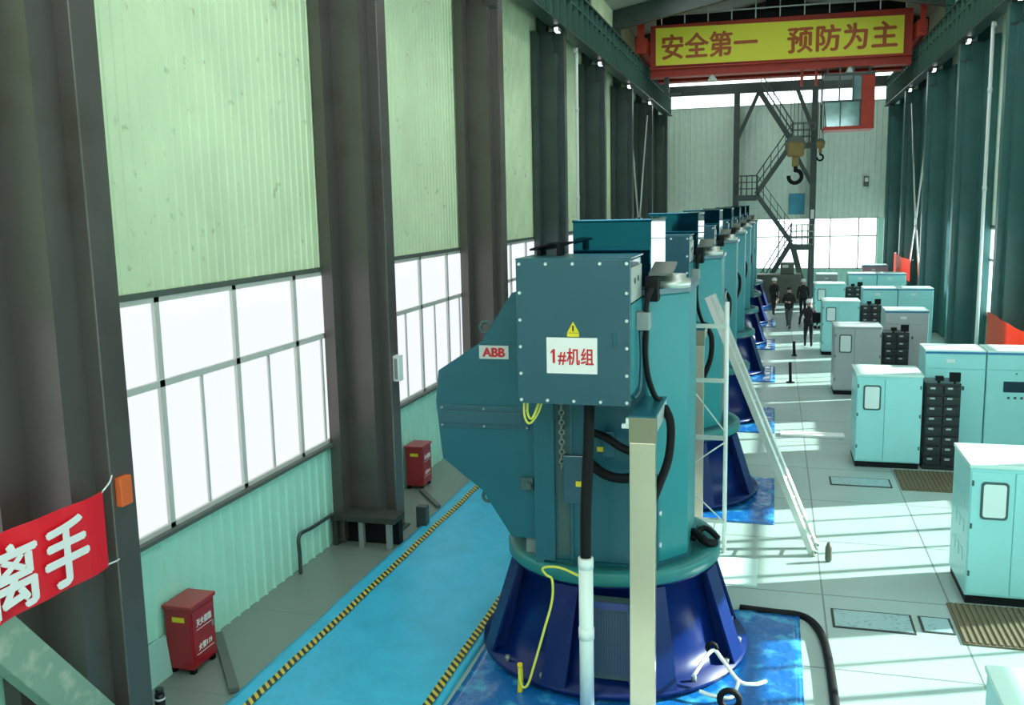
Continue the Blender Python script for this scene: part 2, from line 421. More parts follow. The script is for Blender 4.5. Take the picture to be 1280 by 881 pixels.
# roof: two slopes, with unseen glowing fill panels added beneath them
def slope(x): 
    return RIDGE[1] - (abs(x - RIDGE[0]) / ((XR - RIDGE[0]) if x > RIDGE[0] else (RIDGE[0] - XL))) * (RIDGE[1] - ZE)
def roof_part(mb, xa, xb, t=.12):
    za, zb = slope(xa), slope(xb)
    mb.prism([(xa, za), (xb, zb), (xb, zb + t), (xa, za + t)], 'y', Y0 - .15, Y1 + .1)
rf = MB()
for a, b in ((XL - .15, RIDGE[0]), (RIDGE[0], XR + .15)): roof_part(rf, a, b)
struct(rf.build('ceiling', MT['roof']))
for i, (a, b) in enumerate(((-4.6, -2.6), (2.3, 4.3))):      # unseen glowing panels added under the solid roof for fill light
    for j, (ya, yb) in enumerate(((-5, 39.5), (48.3, 54.3))):
        q = MB(); q.prism([(a, slope(a) - .05), (b, slope(b) - .05), (b, slope(b) - .02), (a, slope(a) - .02)], 'y', ya, yb)
        struct(q.build('window_%d' % (30 + i + 2 * j), MT['roof_fill_glow']))
# rafters
for i, c in enumerate(CC[2:]):
    q = MB()
    for a, b in ((XL, RIDGE[0]), (RIDGE[0], XR)):
        q.prism([(a, slope(a) - .80), (b, slope(b) - .80), (b, slope(b) - .01), (a, slope(a) - .01)], 'y', c - .05, c + .05)
        q.prism([(a, slope(a) - .84), (b, slope(b) - .84), (b, slope(b) - .80), (a, slope(a) - .80)], 'y', c - .14, c + .14)
    struct(q.build('trim_%d' % (i + 1), MT['steel']))

# side windows ------------------------------------------------
def side_window(n, x, side, ya, yb, pane):
    """four lights, a transom, and sliding sashes in the lower row"""
    L = (yb - ya) / 4; zt = 3.38
    f = MB((x, ya, 0)); a, b = x - .05, x + .05
    for z in (ZW0, ZW1 - .06): f.box(a, b, ya, yb, z, z + .06)
    f.box(a, b, ya, yb, zt - .04, zt + .04)
    for k in range(5):
        yy = ya + k * L; w = .045
        f.box(a, b, max(ya, yy - w), min(yb, yy + w), ZW0, ZW1)
    for k in range(4): f.box(x - .03, x + .03, ya + (k + .5) * L - .025, ya + (k + .5) * L + .025, ZW0, zt)
    o = struct(f.build('window_%d' % n, MT['alum']))
    p = MB((x, ya, 0)).box(x - .008, x + .008, ya + .01, yb - .01, ZW0 + .01, ZW1 - .01).build('pane', pane, o)
    s = MB((x, ya, 0)).box(x - .06, x + .12 if side > 0 else x + .06, ya, yb, ZW0 - .05, ZW0) if side > 0 else MB((x, ya, 0)).box(x - .12, x + .06, ya, yb, ZW0 - .05, ZW0)
    s.box(min(x, x + side * .06), max(x, x + side * .06), ya, yb, ZW1, ZW1 + .07)
    s.build('sill', MT['trim'], o)
n = 1
for k in range(1, 9):
    side_window(n, XL - .02, 1, CC[k] + .22, min(CC[k + 1] - .08, Y1 - .3), MT['pane_left']); n += 1
for k in range(0, 9):  # first bay, behind the camera, added so its sunlit floor reflects in the box
    side_window(n, XR + .02, -1, CC[k] + .28, min(CC[k + 1] - .28, Y1 - .3), MT['pane_right']); n += 1
# end windows; the one behind the camera is added for fill light
def end_window(n, x0, x1, z0, z1, mull, trans, y=Y1 + .03):
    f = MB((x0, y, z0))
    for z in (z0, z1 - .06): f.box(x0, x1, y - .05, y + .05, z, z + .06)
    for m_ in mull: f.box(m_ - .035, m_ + .035, y - .05, y + .05, z0, z1)
    for t in trans: f.box(x0, x1, y - .04, y + .04, t - .035, t + .035)
    o = struct(f.build('window_%d' % n, MT['alum']))
    MB((x0, y, z0)).box(x0 + .01, x1 - .01, y - .008, y + .008, z0 + .01, z1 - .01).build('pane', MT['pane_end'] if y > 0 else MT['back_fill_glow'], o)
end_window(40, XL, 5.45, 1.52, 4.38, [XL + .05, -4.9, -3.0, -1.05, .2, 1.9, 2.95, 4.45, 5.4], [3.35])
end_window(41, XL, XR, 10.62, 12.5, [XL + .05, XR - .05], [])
end_window(43, XL, XR, 10.4, 12.6, [XL + .05, XR - .05], [], Y0 - .05)  # unseen glowing band added behind the camera to light the front faces
# yard outside
struct(MB().box(-60, 60, -30, 90, -.6, -.3).build('ground', MT['ground']))
q = MB()
q.box(-16, -15.7, -6, 60, -.3, 2.4)
for k in range(12): q.box(-16.1, -15.55, -6 + k * 6, -5.5 + k * 6, -.3, 2.6)
tag(q.build('boundary_wall', MT['shed']), 'pale yard wall seen faintly through the left windows', 'wall')

# columns ------------------------------------------------------
def column(c, side, mt, label, group):
    xi = -5.95 if side < 0 else 5.62          # room-side face
    xo = XL + .04 if side < 0 else XR - .04
    t = thing('steel_column', label, 'column', ((xi + xo) / 2, c, 0), group)
    O = ((xi + xo) / 2, c, 0)
    def X(a, b): return (a, b) if a < b else (b, a)
    inn = MB(O); a, b = X(xi, xi + side * .37)
    inn.box(a, b, c - .17, c + .17, .02, 10.22)
    inn.build('crane_leg', mt, t, .012)
    out = MB(O); a, b = X(xo, xo - side * .22)
    out.box(a, b, c - .17, c + .17, .02, 10.22)
    a, b = X(xo, xo - side * .30); out.box(a, b, c - .14, c + .14, 10.2, ZE - .25)
    out.build('roof_leg', mt, t, .012)
    w = MB(O); a, b = X(xi + side * .17, xo - side * .0); w.box(a, b, c - .5, c + .15, .04, 9.62)
    a, b = X(xo - side * .18, xo); w.box(a, b, c - (.84 if side < 0 else 1.9), c - .48, .04, 10.2)
    a, b = X(xi + side * .30, xo); w.box(a, b, c - .42, c + .12, 9.6, 10.18)
    w.build('web_plate', mt, t)
    br = MB(O); a, b = X(xi - side * -.02, xo)
    br.box(a, b, c - .19, c + .19, 9.62, 9.68); br.box(a, b, c - .22, c + .22, 10.16, 10.25)
    for k in range(4):
        xx = xi + side * (.42 + .1 * k); br.box(xx - .012, xx + .012, c - .17, c + .17, 9.66, 10.18)
    br.build('bracket', MT['steel'], t)
    bp = MB(O); a, b = X(xi - side * .06, xo); bp.box(a, b, c - .24, c + .24, 0, .035); bp.build('base_plate', MT['steel'], t)
    return t
LC = ['nearest dark steel column on the left, a red banner tied across its front',
      'steel column behind the nearer red fire box, standing over a low black bench-like plinth',
      'steel column rising just left of the tall blue cooler housing with the lifting eye',
      'left steel column directly left of the long thin white vertical pipe',
      'fifth steel column of the left row from the camera, right of the white pipe',
      'sixth steel column of the left row from the camera',
      'seventh steel column of the left row, beside the thin white bracing rods',
      'last steel column of the left row, beside the end wall']
for i, c in enumerate(CC[2:10]):
    column(c, -1, MT['steel_left'] if i < 3 else MT['steel'], LC[i], 'steel columns of the left row')
RC = ['steel column at the right edge of the frame, the nearer orange-red banner tied to it',
      'right steel column behind the nearer orange-red banner, left of the thin white pipe',
      'third steel column of the right row from the right frame edge',
      'fourth steel column of the right row from the right frame edge, by the far banner',
      'fifth steel column of the right row, behind the far orange-red banner',
      'last steel column of the right row, beside the end wall']
for i, c in enumerate(CC[4:10]):
    column(c, 1, MT['steel_right'], RC[i], 'steel columns of the right row')

# crane runway beams -------------------------------------------
def runway(side, label):
    s = side; xf = -5.78 if s < 0 else 5.50           # room-side flange edge
    xw = xf + s * .20; xb = xf + s * .40
    O = (xw, 25, 10.25)
    t = thing('crane_runway_beam', label, 'beam', O)
    def bx(m, a, b, *r): m.box(min(a, b), max(a, b), *r)
    m = MB(O); bx(m, xw - .01, xw + .01, 8, Y1 - .3, 10.27, 11.56); bx(m, xf, xb, 8, Y1 - .3, 10.25, 10.29); bx(m, xf, xb, 8, Y1 - .3, 11.55, 11.6)
    m.build('girder', MT['beam'], t)
    m = MB(O); y = 8.4
    while y < Y1 - .5:
        bx(m, xf + s * .02, xw, y - .012, y + .012, 10.29, 11.55); y += .85
    bx(m, xf + s * .06, xw, 8, Y1 - .3, 11.16, 11.19)
    o = m.build('stiffeners', MT['stiff'], t); o['kind'] = 'stuff'
    m = MB(O); bx(m, xw - .05, xw + .05, 8, Y1 - .3, 11.6, 11.63); bx(m, xw - .02, xw + .02, 8, Y1 - .3, 11.63, 11.72); bx(m, xw - .04, xw + .04, 8, Y1 - .3, 11.72, 11.76)
    m.build('rail', MT['grey'], t)
    m = MB(O)
    for k, (dx, z) in enumerate(((.32, 11.80), (.32, 11.92), (.32, 12.04))): m.cyl((xw + s * dx, 8, z), (xw + s * dx, Y1 - .4, z), .022, 6)
    y = 9
    while y < Y1 - .5: bx(m, xw + s * .34, xw + s * .38, y - .04, y + .04, 11.58, 12.1); y += 1.7
    bx(m, xw + s * .15, xw + s * .40, 8, Y1 - .3, 11.58, 11.62)
    m.build('conductor_bars', MT['rust'], t)
    return t
runway(-1, 'dark green crane runway beam along the top of the left columns with orange bars')
runway(1, 'dark green crane runway beam along the top of the right columns')
# lamps below the beams
def flood(x, y, side, label):
    t = thing('flood_lamp', label, 'lamp', (x, y, 10.25), 'flood lamps under the runway beams')
    O = (x, y, 10.25)
    MB(O).box(x - .06, x + .06, y - .17, y + .17, 10.10, 10.2).box(x - .015, x + .015, y - .03, y + .03, 10.2, 10.25).build('housing', MT['grey'], t)
    MB(O).box(x - .05, x + .05, y - .15, y + .15, 10.085, 10.10).box(x - .05, x + .05, y - .175, y - .17, 10.11, 10.19).build('lens', MT['lamp'], t)
for i, c in enumerate(CC[5:9]):
    flood(-5.95, c - 1.0, -1, 'small white flood lamp under the left runway beam, ' + ['above the white pipe', 'second from the camera', 'third from the camera', 'farthest of the row'][i])
    flood(5.70, c - 1.0, 1, 'small white flood lamp under the right runway beam, ' + ['nearest and at the pipe top', 'second from the camera', 'third from the camera', 'farthest of the row'][i])
# white pipes
def downpipe(x, y, z0, label):
    m = MB((x, y, z0)); m.cyl((x, y, z0), (x, y, 10.1), .05, 12)
    for z in (z0 + .02, 5.5, 8.2): m.cyl((x, y, z), (x, y, z + .12), .065, 12)
    m.box(x - .05, x + .05, y - .2, y, 9.95, 10.05)
    tag(m.build('downpipe', MT['whitepipe']), label, 'pipe')
downpipe(-6.0, 29.5, 0, 'long thin white vertical pipe beside the fourth left steel column')
downpipe(5.68, 29.7, 0, 'thin white vertical pipe in front of the teal columns on the right')
def rods(x, label):
    m = MB((x, 44.5, 4.4))
    m.cyl((x, 47.34, 9.6), (x, 44.6, 4.4), .04, 6); m.cyl((x, 41.4, 9.6), (x, 44.4, 4.4), .04, 6); m.box(x - .03, x + .03, 44.3, 44.7, 4.2, 4.5)
    m.cyl((x, 41.4, .3), (x, 44.4, 4.3), .04, 6); m.cyl((x, 47.34, .3), (x, 44.6, 4.3), .04, 6)
    tag(m.build('bracing_rods', MT['galv']), label, 'brace')
rods(-6.15, 'thin pale crossed bracing rods between the far left columns')
rods(5.85, 'thin pale crossed bracing rods between the far right columns')

# left-wall details -------------------------------------------
tb = thing('plinth_bench', 'low black bench-like plinth in front of the second left steel column', 'plinth', (-6.2, 13.5, 0))
O = (-6.2, 13.5, 0)
MB(O).box(-6.76, -5.66, 13.18, 13.62, .42, .52).build('top', MT['concrete'], tb, .01)
for xx in (-6.7, -6.25, -5.78):
    MB(O).box(xx - .04, xx + .04, 13.21, 13.29, 0, .42).build('leg', MT['grey'] if xx > -6.6 else MT['concrete'], tb)
MB(O).box(-6.74, -5.7, 13.45, 13.61, 0, .42).build('back', MT['black'], tb)
# handrail-like pipe on the wall
tag(MB((-6.7, 12.4, 0)).tube([(-6.68, 12.0, .0), (-6.68, 12.0, .3), (-6.68, 12.02, .58), (-6.68, 12.4, .57), (-6.68, 13.1, .55)], .03).build('wall_pipe', MT['steel']), 'dark bent pipe along the mint wall beside the black plinth', 'pipe')
def fire_box(label, loc):
    t = thing('fire_extinguisher_box', label, 'fire box', loc, 'red fire boxes along the left wall')
    x, y = loc[0], loc[1]; O = loc
    b = MB(O).box(x - .17, x + .17, y - .24, y + .24, .06, .79).build('body', MT['firered'], t, .012)
    MB(O).box(x - .19, x + .19, y - .26, y + .26, .79, .84).build('lid', MT['firered'], t, .01)
    for sx in (-1, 1):
        for sy in (-1, 1): MB(O).box(x + sx * .13 - .03, x + sx * .13 + .03, y + sy * .19 - .03, y + sy * .19 + .03, 0, .06).build('foot', MT['black'], t)
    d = MB(O).box(x + .17, x + .182, y - .215, y + .215, .1, .75).build('door', MT['firered'], t, .004)
    MB(O).box(x + .182, x + .2, y + .15, y + .17, .45, .52).build('handle', MT['grey'], d)
    text_mesh('灭火器箱', 'lettering', MT['white'], d, (x + .186, y, .60), SIDE, width=.30, height=.09, bold=.02, ext=.002, o=loc)
    MB(O).box(x + .182, x + .185, y - .15, y + .15, .515, .522).build('line', MT['white'], d)
    MB(O).box(x + .182, x + .185, y - .17, y + .17, .22, .227).build('line', MT['white'], d)
    text_mesh('火警119', 'lettering', MT['white'], d, (x + .186, y, .30), SIDE, width=.26, height=.08, bold=.02, ext=.002, o=loc)
    MB(O).box(x - .07, x + .09, y - .244, y - .239, .64, .70).build('sticker', MT['warn'], t)
    return t
f0 = fire_box('nearer red fire extinguisher box with white lettering at the mint wall', (-6.57, 9.13, 0))
copy_tree(f0, (-6.57, 16.6, 0), 'farther small red fire extinguisher box between second and third left columns')
tag(MB((-6.72, 8.6, 0)).prism([(-6.74, 0), (-6.68, 0), (-6.735, .47), (-6.765, .47)], 'y', 8.25, 8.88).build('board', MT['mintboard']), 'pale mint board leaning on the wall left of the nearer red fire box', 'board')
# bottle / flask
t = thing('flask', 'black flask with pale cap band at the foot of the nearest left column', 'flask', (-6.22, 8.02, 0)); O = (-6.22, 8.02, 0)
MB(O).lathe([(.05, 0), (.055, .02), (.055, .24), (.05, .27)], (-6.22, 8.02), 16).build('body', MT['blackgloss'], t)
MB(O).lathe([(.046, .27), (.046, .31), (.04, .325)], (-6.22, 8.02), 16).build('cap', MT['blackgloss'], t)
MB(O).lathe([(.0565, .20), (.0565, .225)], (-6.22, 8.02), 16).build('band', MT['white'], t)
# angle irons lying on the floor
tag(MB((-6.1, 9.2, 0)).bar((-6.70, 9.85, .04), (-5.72, 8.64, .04), .11, .06).build('angle_iron', MT['trim']), 'dark flat bar lying on the floor from the nearer red box to the blue sheet', 'bar')
tag(MB((-6.1, 16.4, 0)).bar((-6.4, 16.25, .03), (-5.72, 15.35, .03), .08, .05).build('angle_iron', MT['trim']), 'dark flat bar lying on the floor by the farther red box', 'bar')
tag(MB((-5.62, 14.4, 0)).box(-5.74, -5.56, 14.3, 14.46, 0, .36).build('kerb_block', MT['steel'], None, .01), 'small dark upright block beside the second left column base', 'block')
tag(MB((-5.94, 7.42, 2.7)).box(-5.95, -5.88, 7.28, 7.44, 2.58, 2.86).build('orange_box', MT['orange'], None, .01), 'small orange box on the room side of the nearest left column', 'box')
t = thing('switch_box', 'small white switch box on the edge of the second left column', 'switch box', (-5.9, 14.2, 2.75)); O = (-5.9, 14.2, 2.75)
MB(O).box(-5.95, -5.84, 14.06, 14.24, 2.54, 2.96).build('body', MT['whitepipe'], t, .01)
MB(O).box(-5.92, -5.87, 14.05, 14.06, 2.58, 2.92).build('door', MT['grey'], t)
# diagonal brace, foreground left
q = MB((-5.85, 6.2, 1.4)); q.bar((-6.015, 4.9, 3.14), (-6.015, 7.2, .18), .18, .36)
bo = tag(q.build('diagonal_brace', MT['brace'], None, .01), 'worn pale green diagonal brace below the red banner', 'brace')
# red banner with two characters
def banner_mesh(name, m, x, ya, yb, za, zb, sag, o, side=1, parent=None):
    mb = MB(o); N = 24
    F = []
    for i in range(N + 1):
        u = i / N; y = ya + (yb - ya) * u
        dz = -sag * 4 * u * (1 - u); dx = .02 * math.sin(u * 9) + .012 * math.sin(u * 23)
        F.append([mb.bm.verts.new((x + dx + e, y, z + dz)) for e, z in ((0, za), (0, (za + zb) / 2), (0, zb), (.006, zb), (.006, (za + zb) / 2), (.006, za))])
    for A, B in zip(F, F[1:]):
        for k in range(6): mb.bm.faces.new((A[k], A[(k + 1) % 6], B[(k + 1) % 6], B[k]))
    mb.bm.faces.new(F[0]); mb.bm.faces.new(F[-1][::-1])
    return mb.build(name, m, parent)
t = thing('slogan_banner', 'red cloth banner with large pale characters tied to the nearest left column', 'banner', (-5.85, 7.0, 2.1)); O = (-5.85, 7.0, 2.1)
banner_mesh('cloth', MT['banner'], -5.88, 4.9, 7.02, 2.10, 2.82, 0, O, 1, t)
text_mesh('手', 'lettering', MT['white'], t, (-5.835, 6.48, 2.44), SIDE, width=.50, height=.56, bold=.03, ext=.003, o=O)
text_mesh('离', 'lettering', MT['white'], t, (-5.835, 5.88, 2.44), SIDE, width=.50, height=.56, bold=.03, ext=.003, o=O)
MB(O).tube([(-5.88, 7.0, 2.80), (-5.9, 7.15, 2.86), (-5.94, 7.24, 2.9)], .008).tube([(-5.88, 7.0, 2.12), (-5.9, 7.14, 2.1), (-5.94, 7.24, 2.08)], .008).build('cord', MT['rope'], t)
for (ya, yb, za, zb, lab) in ((27.5, 21.2, 1.36, 2.30, 'nearer orange-red banner hung between right columns above the cabinets'), (48.6, 42.9, 1.86, 2.78, 'farther small orange-red banner hung between the right columns')):
    t = thing('slogan_banner', lab, 'banner', (5.5, ya, za)); O = (5.5, ya, za)
    banner_mesh('cloth', MT['bannero'], 5.5, yb, ya, za, zb, .04, O, -1, t)
    MB(O).tube([(5.5, ya, zb - .02), (5.6, ya + .1, zb)], .01).tube([(5.5, yb, zb - .02), (5.6, yb - .1, zb)], .01).build('cord', MT['rope'], t)

# blue plastic aisle cover with hazard tape -------------------
def wrinkle(x, y, amp=.02, base=.03):
    v = noise.noise(Vector((x * 1.6, y * .9, 3.1))) * .6 + abs(noise.noise(Vector((x * 3.2 + y * 2.1, y * 1.3, 7.7)))) * .6
    return base + amp * v
def sheet(name, m, x0, x1, y0, y1, nx, ny, o, parent, amp, base):
    mb = MB(o); mb.grid(x0, x1, y0, y1, nx, ny, lambda x, y: wrinkle(x, y, amp, base))
    bound = [e for e in mb.bm.edges if e.is_boundary]
    r = bmesh.ops.extrude_edge_only(mb.bm, edges=bound)
    for g in r['geom']:
        if isinstance(g, bmesh.types.BMVert): g.co.z = 0.002
    return mb.build(name, m, parent)
t = thing('aisle_cover', 'light blue plastic sheet covering the left aisle with yellow and black taped edges', 'plastic sheet', (-4.5, 10, 0)); O = (-4.5, 10, 0)
sheet('sheet', MT['sheet'], -5.66, -3.36, 3.0, 30, 40, 260, O, t, .035, .03)
for xc in (-5.40, -3.50):
    mb = MB(O)
    prev = None
    for j in range(190):
        y = 3.05 + j * .14
        z = max(wrinkle(xc - .05, y, .035, .03), wrinkle(xc + .05, y, .035, .03)) + .012
        a, b = mb.bm.verts.new((xc - .05, y, z)), mb.bm.verts.new((xc + .05, y, z))
        if prev: mb.bm.faces.new((prev[0], prev[1], b, a))
        prev = (a, b)
    mb.build('hazard_tape', MT['hazard'], t)

# ------------------------------------------------------------ pump motors
PX, PY, SP = -1.82, 10.9, 6.5
PO = (PX, PY, 0)
def make_pump():
    O = PO
    t = thing('vertical_pump_motor', 'nearest teal pump motor on a blue ribbed pedestal, white numbered sign on its box', 'pump motor', O, 'teal vertical pump motors in a row')
    # pedestal: hollow-looking cone with radial gusset plates
    ped = MB(O).lathe([(1.60, .08), (1.60, .13), (1.38, .13), (1.30, .4), (1.12, 1.16), (1.22, 1.16), (1.22, 1.20)], (PX, PY), 48).build('pedestal', MT['blue'], t)
    ng = 8
    for k in range(ng):
        a = 2 * PI * (k + .5) / ng + .12
        g = MB(O); ca, sa = math.cos(a), math.sin(a); tx, ty = -sa * .035, ca * .035
        prof = [(1.0, 1.16), (1.22, 1.16), (1.56, .13), (1.25, .13)]
        A = [g.bm.verts.new((PX + r * ca + tx, PY + r * sa + ty, z)) for r, z in prof]; B = [g.bm.verts.new((PX + r * ca - tx, PY + r * sa - ty, z)) for r, z in prof]
        g.bm.faces.new(A); g.bm.faces.new(B[::-1])
        for i in range(4): g.bm.faces.new((A[i], A[(i + 1) % 4], B[(i + 1) % 4], B[i]))
        # outer flange of the rib
        p0 = Vector((PX + 1.22 * ca, PY + 1.22 * sa, 1.16)); p1 = Vector((PX + 1.56 * ca, PY + 1.56 * sa, .13))
        g.bar(p0, p1, .30, .03, up=(ca, sa, .3))
        g.build('gusset', MT['blue'], ped)
    for k in range(16):
        a = 2 * PI * k / 16; b = MB(O); b.cyl((PX + 1.5 * math.cos(a), PY + 1.5 * math.sin(a), .13), (PX + 1.5 * math.cos(a), PY + 1.5 * math.sin(a), .19), .03, 6); b.build('anchor_bolt', MT['grey'], ped)
    MB(O).box(PX - .02, PX + .40, PY - 1.40, PY - 1.2, .22, 1.08).build('grille', MT['seam'], ped)
    gm = MB(O)
    for k in range(13): gm.box(PX + .0 + k * .03, PX + .008 + k * .03, PY - 1.41, PY - 1.40, .26, 1.0)
    gm.box(PX + .395, PX + .42, PY - 1.42, PY - 1.2, .2, 1.1); gm.box(PX - .02, PX + .42, PY - 1.42, PY - 1.4, 1.02, 1.10)
    gm.build('grille_frame', mat('grille_blue', (.03, .05, .20), .4), ped)
    MB(O).lathe([(.90, 1.20), (1.25, 1.20), (1.27, 1.22), (1.27, 1.34), (1.25, 1.36), (1.08, 1.36), (1.07, 1.33), (.7, 1.33)], (PX, PY), 56).build('base_flange', MT['ring'], t)
    # stator frame: square with chamfered corners
    oc = [(-.93, -.45), (-.60, -1.0), (.55, -1.0), (.93, -.50), (.93, .50), (.55, 1.0), (-.60, 1.0), (-.93, .5)]
    def oct(mb, s, z0, z1): mb.prism([(PX + u * s, PY + v * s) for u, v in oc], 'z', z0, z1)
    m = MB(O); oct(m, 1, 1.33, 4.36); body = m.build('motor_body', MT['teal_lit'], t, .02)
    m = MB(O); oct(m, 1.035, 4.36, 4.42); m.build('top_plate', MT['teal'], body)
    m = MB(O); oct(m, 1.03, 1.33, 1.39); m.build('bottom_rim', MT['teal'], body)
    # front panel with posts
    m = MB(O).box(PX - .62, PX + .53, PY - 1.03, PY - .99, 1.4, 4.34); fp = m.build('front_panel', MT['teal'], t)
    m = MB(O).box(PX - .62, PX - .47, PY - 1.10, PY - 1.03, 1.4, 4.3).box(PX - .3, PX - .27, PY - 1.06, PY - 1.03, 1.4, 4.3); m.build('post', MT['teal'], fp)
    MB(O).box(PX - .45, PX - .31, PY - 1.036, PY - 1.03, 1.45, 3.3).build('slot', MT['seam'], fp)
    m = MB(O); z = 3.25; i = 0
    while z > 2.45:
        m.ring((PX - .385, PY - 1.07, z), .028, .009, 'y' if i % 2 else 'x', 10, 5); z -= .055; i += 1
    m.build('chain', MT['grey'], fp)
    MB(O).box(PX - .36, PX - .08, PY - 1.13, PY - 1.03, 2.08, 2.62).build('small_box', MT['boxteal'], fp, .008)
    MB(O).box(PX + .08, PX + .2, PY - 1.12, PY - 1.03, 2.62, 2.9).build('gland_box', MT['teal'], fp, .008)
    MB(O).box(PX - .22, PX - .14, PY - 1.14, PY - 1.13, 2.28, 2.34).build('yellow_label', MT['warn'], fp)
    MB(O).box(PX + .0, PX + .07, PY - 1.045, PY - 1.03, 2.66, 2.71).build('yellow_label', MT['warn'], fp)
    # right side plate with two bolts near the bottom
    MB(O).prism([(PY - 1.06, 1.36), (PY - .86, 1.36), (PY - .86, 1.95), (PY - 1.06, 2.45)], 'x', PX + .62, PX + .66).build('lug_plate', MT['teal'], body)
    for z in (1.62, 1.98): MB(O).cyl((PX + .66, PY - .96, z), (PX + .69, PY - .96, z), .03, 8).build('lug_bolt', MT['bolt'], body)
    # cooler housing on the left
    poly = [(-3.70, 3.14), (-3.66, 3.49), (-3.15, 3.82), (-2.77, 4.38), (-2.40, 4.40), (-2.40, 1.58), (-2.83, 1.58), (-3.17, 2.11), (-3.64, 2.47)]
    ch = MB(O).prism(poly, 'y', PY - .95, PY + .95).build('cooler_housing', MT['teal'], t, .012)
    for (x, z) in ((-3.11, 3.98), (-3.13, 2.02)):
        MB(O).ring((x, PY - .86, z), .062, .020, 'y').build('lifting_eye', MT['seam'], ch)
    MB(O).box(-3.60, -2.68, PY - .99, PY - .95, 2.90, 3.04).box(-3.64, -2.6, PY - .965, PY - .95, 2.84, 3.10).build('access_strip', MT['boxteal'], ch, .004)
    bb = MB(O)
    for x in (-3.62, -3.12, -2.62):
        for z in (2.87, 3.07): bb.cyl((x, PY - .985, z), (x, PY - .95, z), .014, 6)
    bb.build('strip_bolts', MT['grey'], ch)
    npl = MB(O).box(-3.16, -2.82, PY - .965, PY - .95, 3.64, 3.79).build('nameplate', MT['plate'], ch)
    text_mesh('ABB', 'nameplate_lettering', MT['redtext'], ch, (-2.99, PY - .967, 3.715), FRONT, width=.25, height=.095, bold=.05, ext=.002, o=O)
    MB(O).box(-2.70, -2.56, PY - .99, PY - .95, 2.16, 2.30).cyl((-2.6, PY - 1.06, 2.22), (-2.6, PY - .95, 2.22), .035, 8).build('latch', MT['seam'], ch)
    MB(O).box(-2.52, -2.42, PY - 1.08, PY - .5, 1.36, 4.2).build('side_flange', MT['teal'], t)
    MB(O).box(-2.70, -2.46, PY - .8, PY - .55, 1.33, 1.6).build('cooler_foot', MT['grey'], t)
    # terminal box
    bx = MB(O).box(-2.46, -1.35, 9.07, 9.92, 3.36, 4.77).build('terminal_box', MT['boxteal'], t, .006)
    MB(O).box(-2.475, -1.335, 9.045, 9.07, 3.345, 4.785).build('box_cover', MT['boxteal'], bx, .004)
    MB(O).box(-2.48, -1.33, 9.05, 9.93, 4.785, 4.80).build('box_roof', MT['teal'], bx)
    xs = [-2.44, -2.17, -1.90, -1.63, -1.37]; zs = [3.38, 3.65, 3.92, 4.19, 4.46, 4.745]
    pts = [(x, z) for x in (xs[0], xs[-1]) for z in zs] + [(x, z) for x in xs[1:-1] for z in (zs[0], zs[-1])]
    for (x, z) in pts:
        MB(O).cone((x, 9.045, z), (x, 9.028, z), .019, .013, 8).build('bolt', MT['bolt'], bx)
    MB(O).box(-1.345, -1.332, 9.12, 9.84, 4.36, 4.70).build('side_panel', MT['galv'], bx)
    MB(O).box(-1.345, -1.334, 9.10, 9.86, 3.45, 4.34).build('side_panel', MT['teal_lit'], bx)  # thin lighter panel stands in for light on the box side
    MB(O).cyl((-1.335, 9.32, 4.56), (-1.322, 9.32, 4.56), .03, 10).cyl((-1.335, 9.55, 4.57), (-1.322, 9.55, 4.57), .03, 10).build('side_hole', MT['seam'], bx)
    sg = MB(O).box(-2.17, -1.66, 9.036, 9.045, 3.66, 4.02).build('number_sign', MT['white'], bx)
    text_mesh('#机组', 'number_lettering', MT['redtext'], bx, (-1.875, 9.034, 3.832), FRONT, width=.355, height=.165, bold=.022, ext=.002, o=O, spacing=1.1)
    MB(O).prism([(-2.108, 3.765), (-2.084, 3.765), (-2.084, 3.905), (-2.102, 3.905), (-2.128, 3.878), (-2.128, 3.858), (-2.108, 3.872)], 'y', 9.032, 9.036).build('number_lettering', MT['redtext'], bx)
    wr_ = MB(O).prism([(-1.96, 4.07), (-1.84, 4.07), (-1.90, 4.18)], 'y', 9.038, 9.045).box(-1.96, -1.84, 9.038, 9.045, 4.03, 4.065)
    wr_.build('warning_sticker', MT['warn'], bx)
    MB(O).prism([(-1.907, 4.085), (-1.893, 4.085), (-1.892, 4.14), (-1.908, 4.14)], 'y', 9.036, 9.038).build('warning_mark', MT['black'], bx)
    MB(O).box(-1.525, -1.510, 9.036, 9.045, 3.92, 4.08).box(-1.49, -1.475, 9.036, 9.045, 3.94, 4.08).build('rubbed_mark', MT['teal'], bx)
    # bent lid standing behind the upper left corner of the box
    MB(O).bar((-2.38, 9.75, 4.86), (-2.12, 9.6, 4.93), .36, .02).box(-2.38, -2.34, 9.55, 9.8, 4.78, 4.86).box(-2.16, -2.12, 9.5, 9.7, 4.78, 4.92).build('lid_bracket', MT['black'], bx)
    # side gland block with hoses
    gl = MB(O).box(-1.335, -1.20, 9.42, 9.62, 4.05, 4.23).build('side_gland', MT['grey'], bx, .01)
    MB(O).tube([(-1.21, 9.9, 4.48), (-1.24, 9.62, 4.36), (-1.25, 9.54, 4.22)], .028).tube([(-1.24, 9.5, 4.06), (-1.25, 9.5, 3.8), (-1.22, 9.52, 3.55), (-1.16, 9.6, 3.34), (-1.12, 9.75, 3.28)], .03).build('black_hose', MT['black'], bx)
    MB(O).tube([(-1.30, 9.5, 4.06), (-1.29, 9.5, 3.75), (-1.30, 9.45, 3.45), (-1.34, 9.3, 3.38)], .02).build('teal_hose', MT['teal'], bx)
    # hood and encoder on top
    MB(O).box(PX - .33, PX + .53, PY - .62, PY + .75, 4.42, 5.14).box(PX - .34, PX + .54, PY - .63, PY + .76, 5.12, 5.15).build('top_hood', MT['hood'], t, .01)
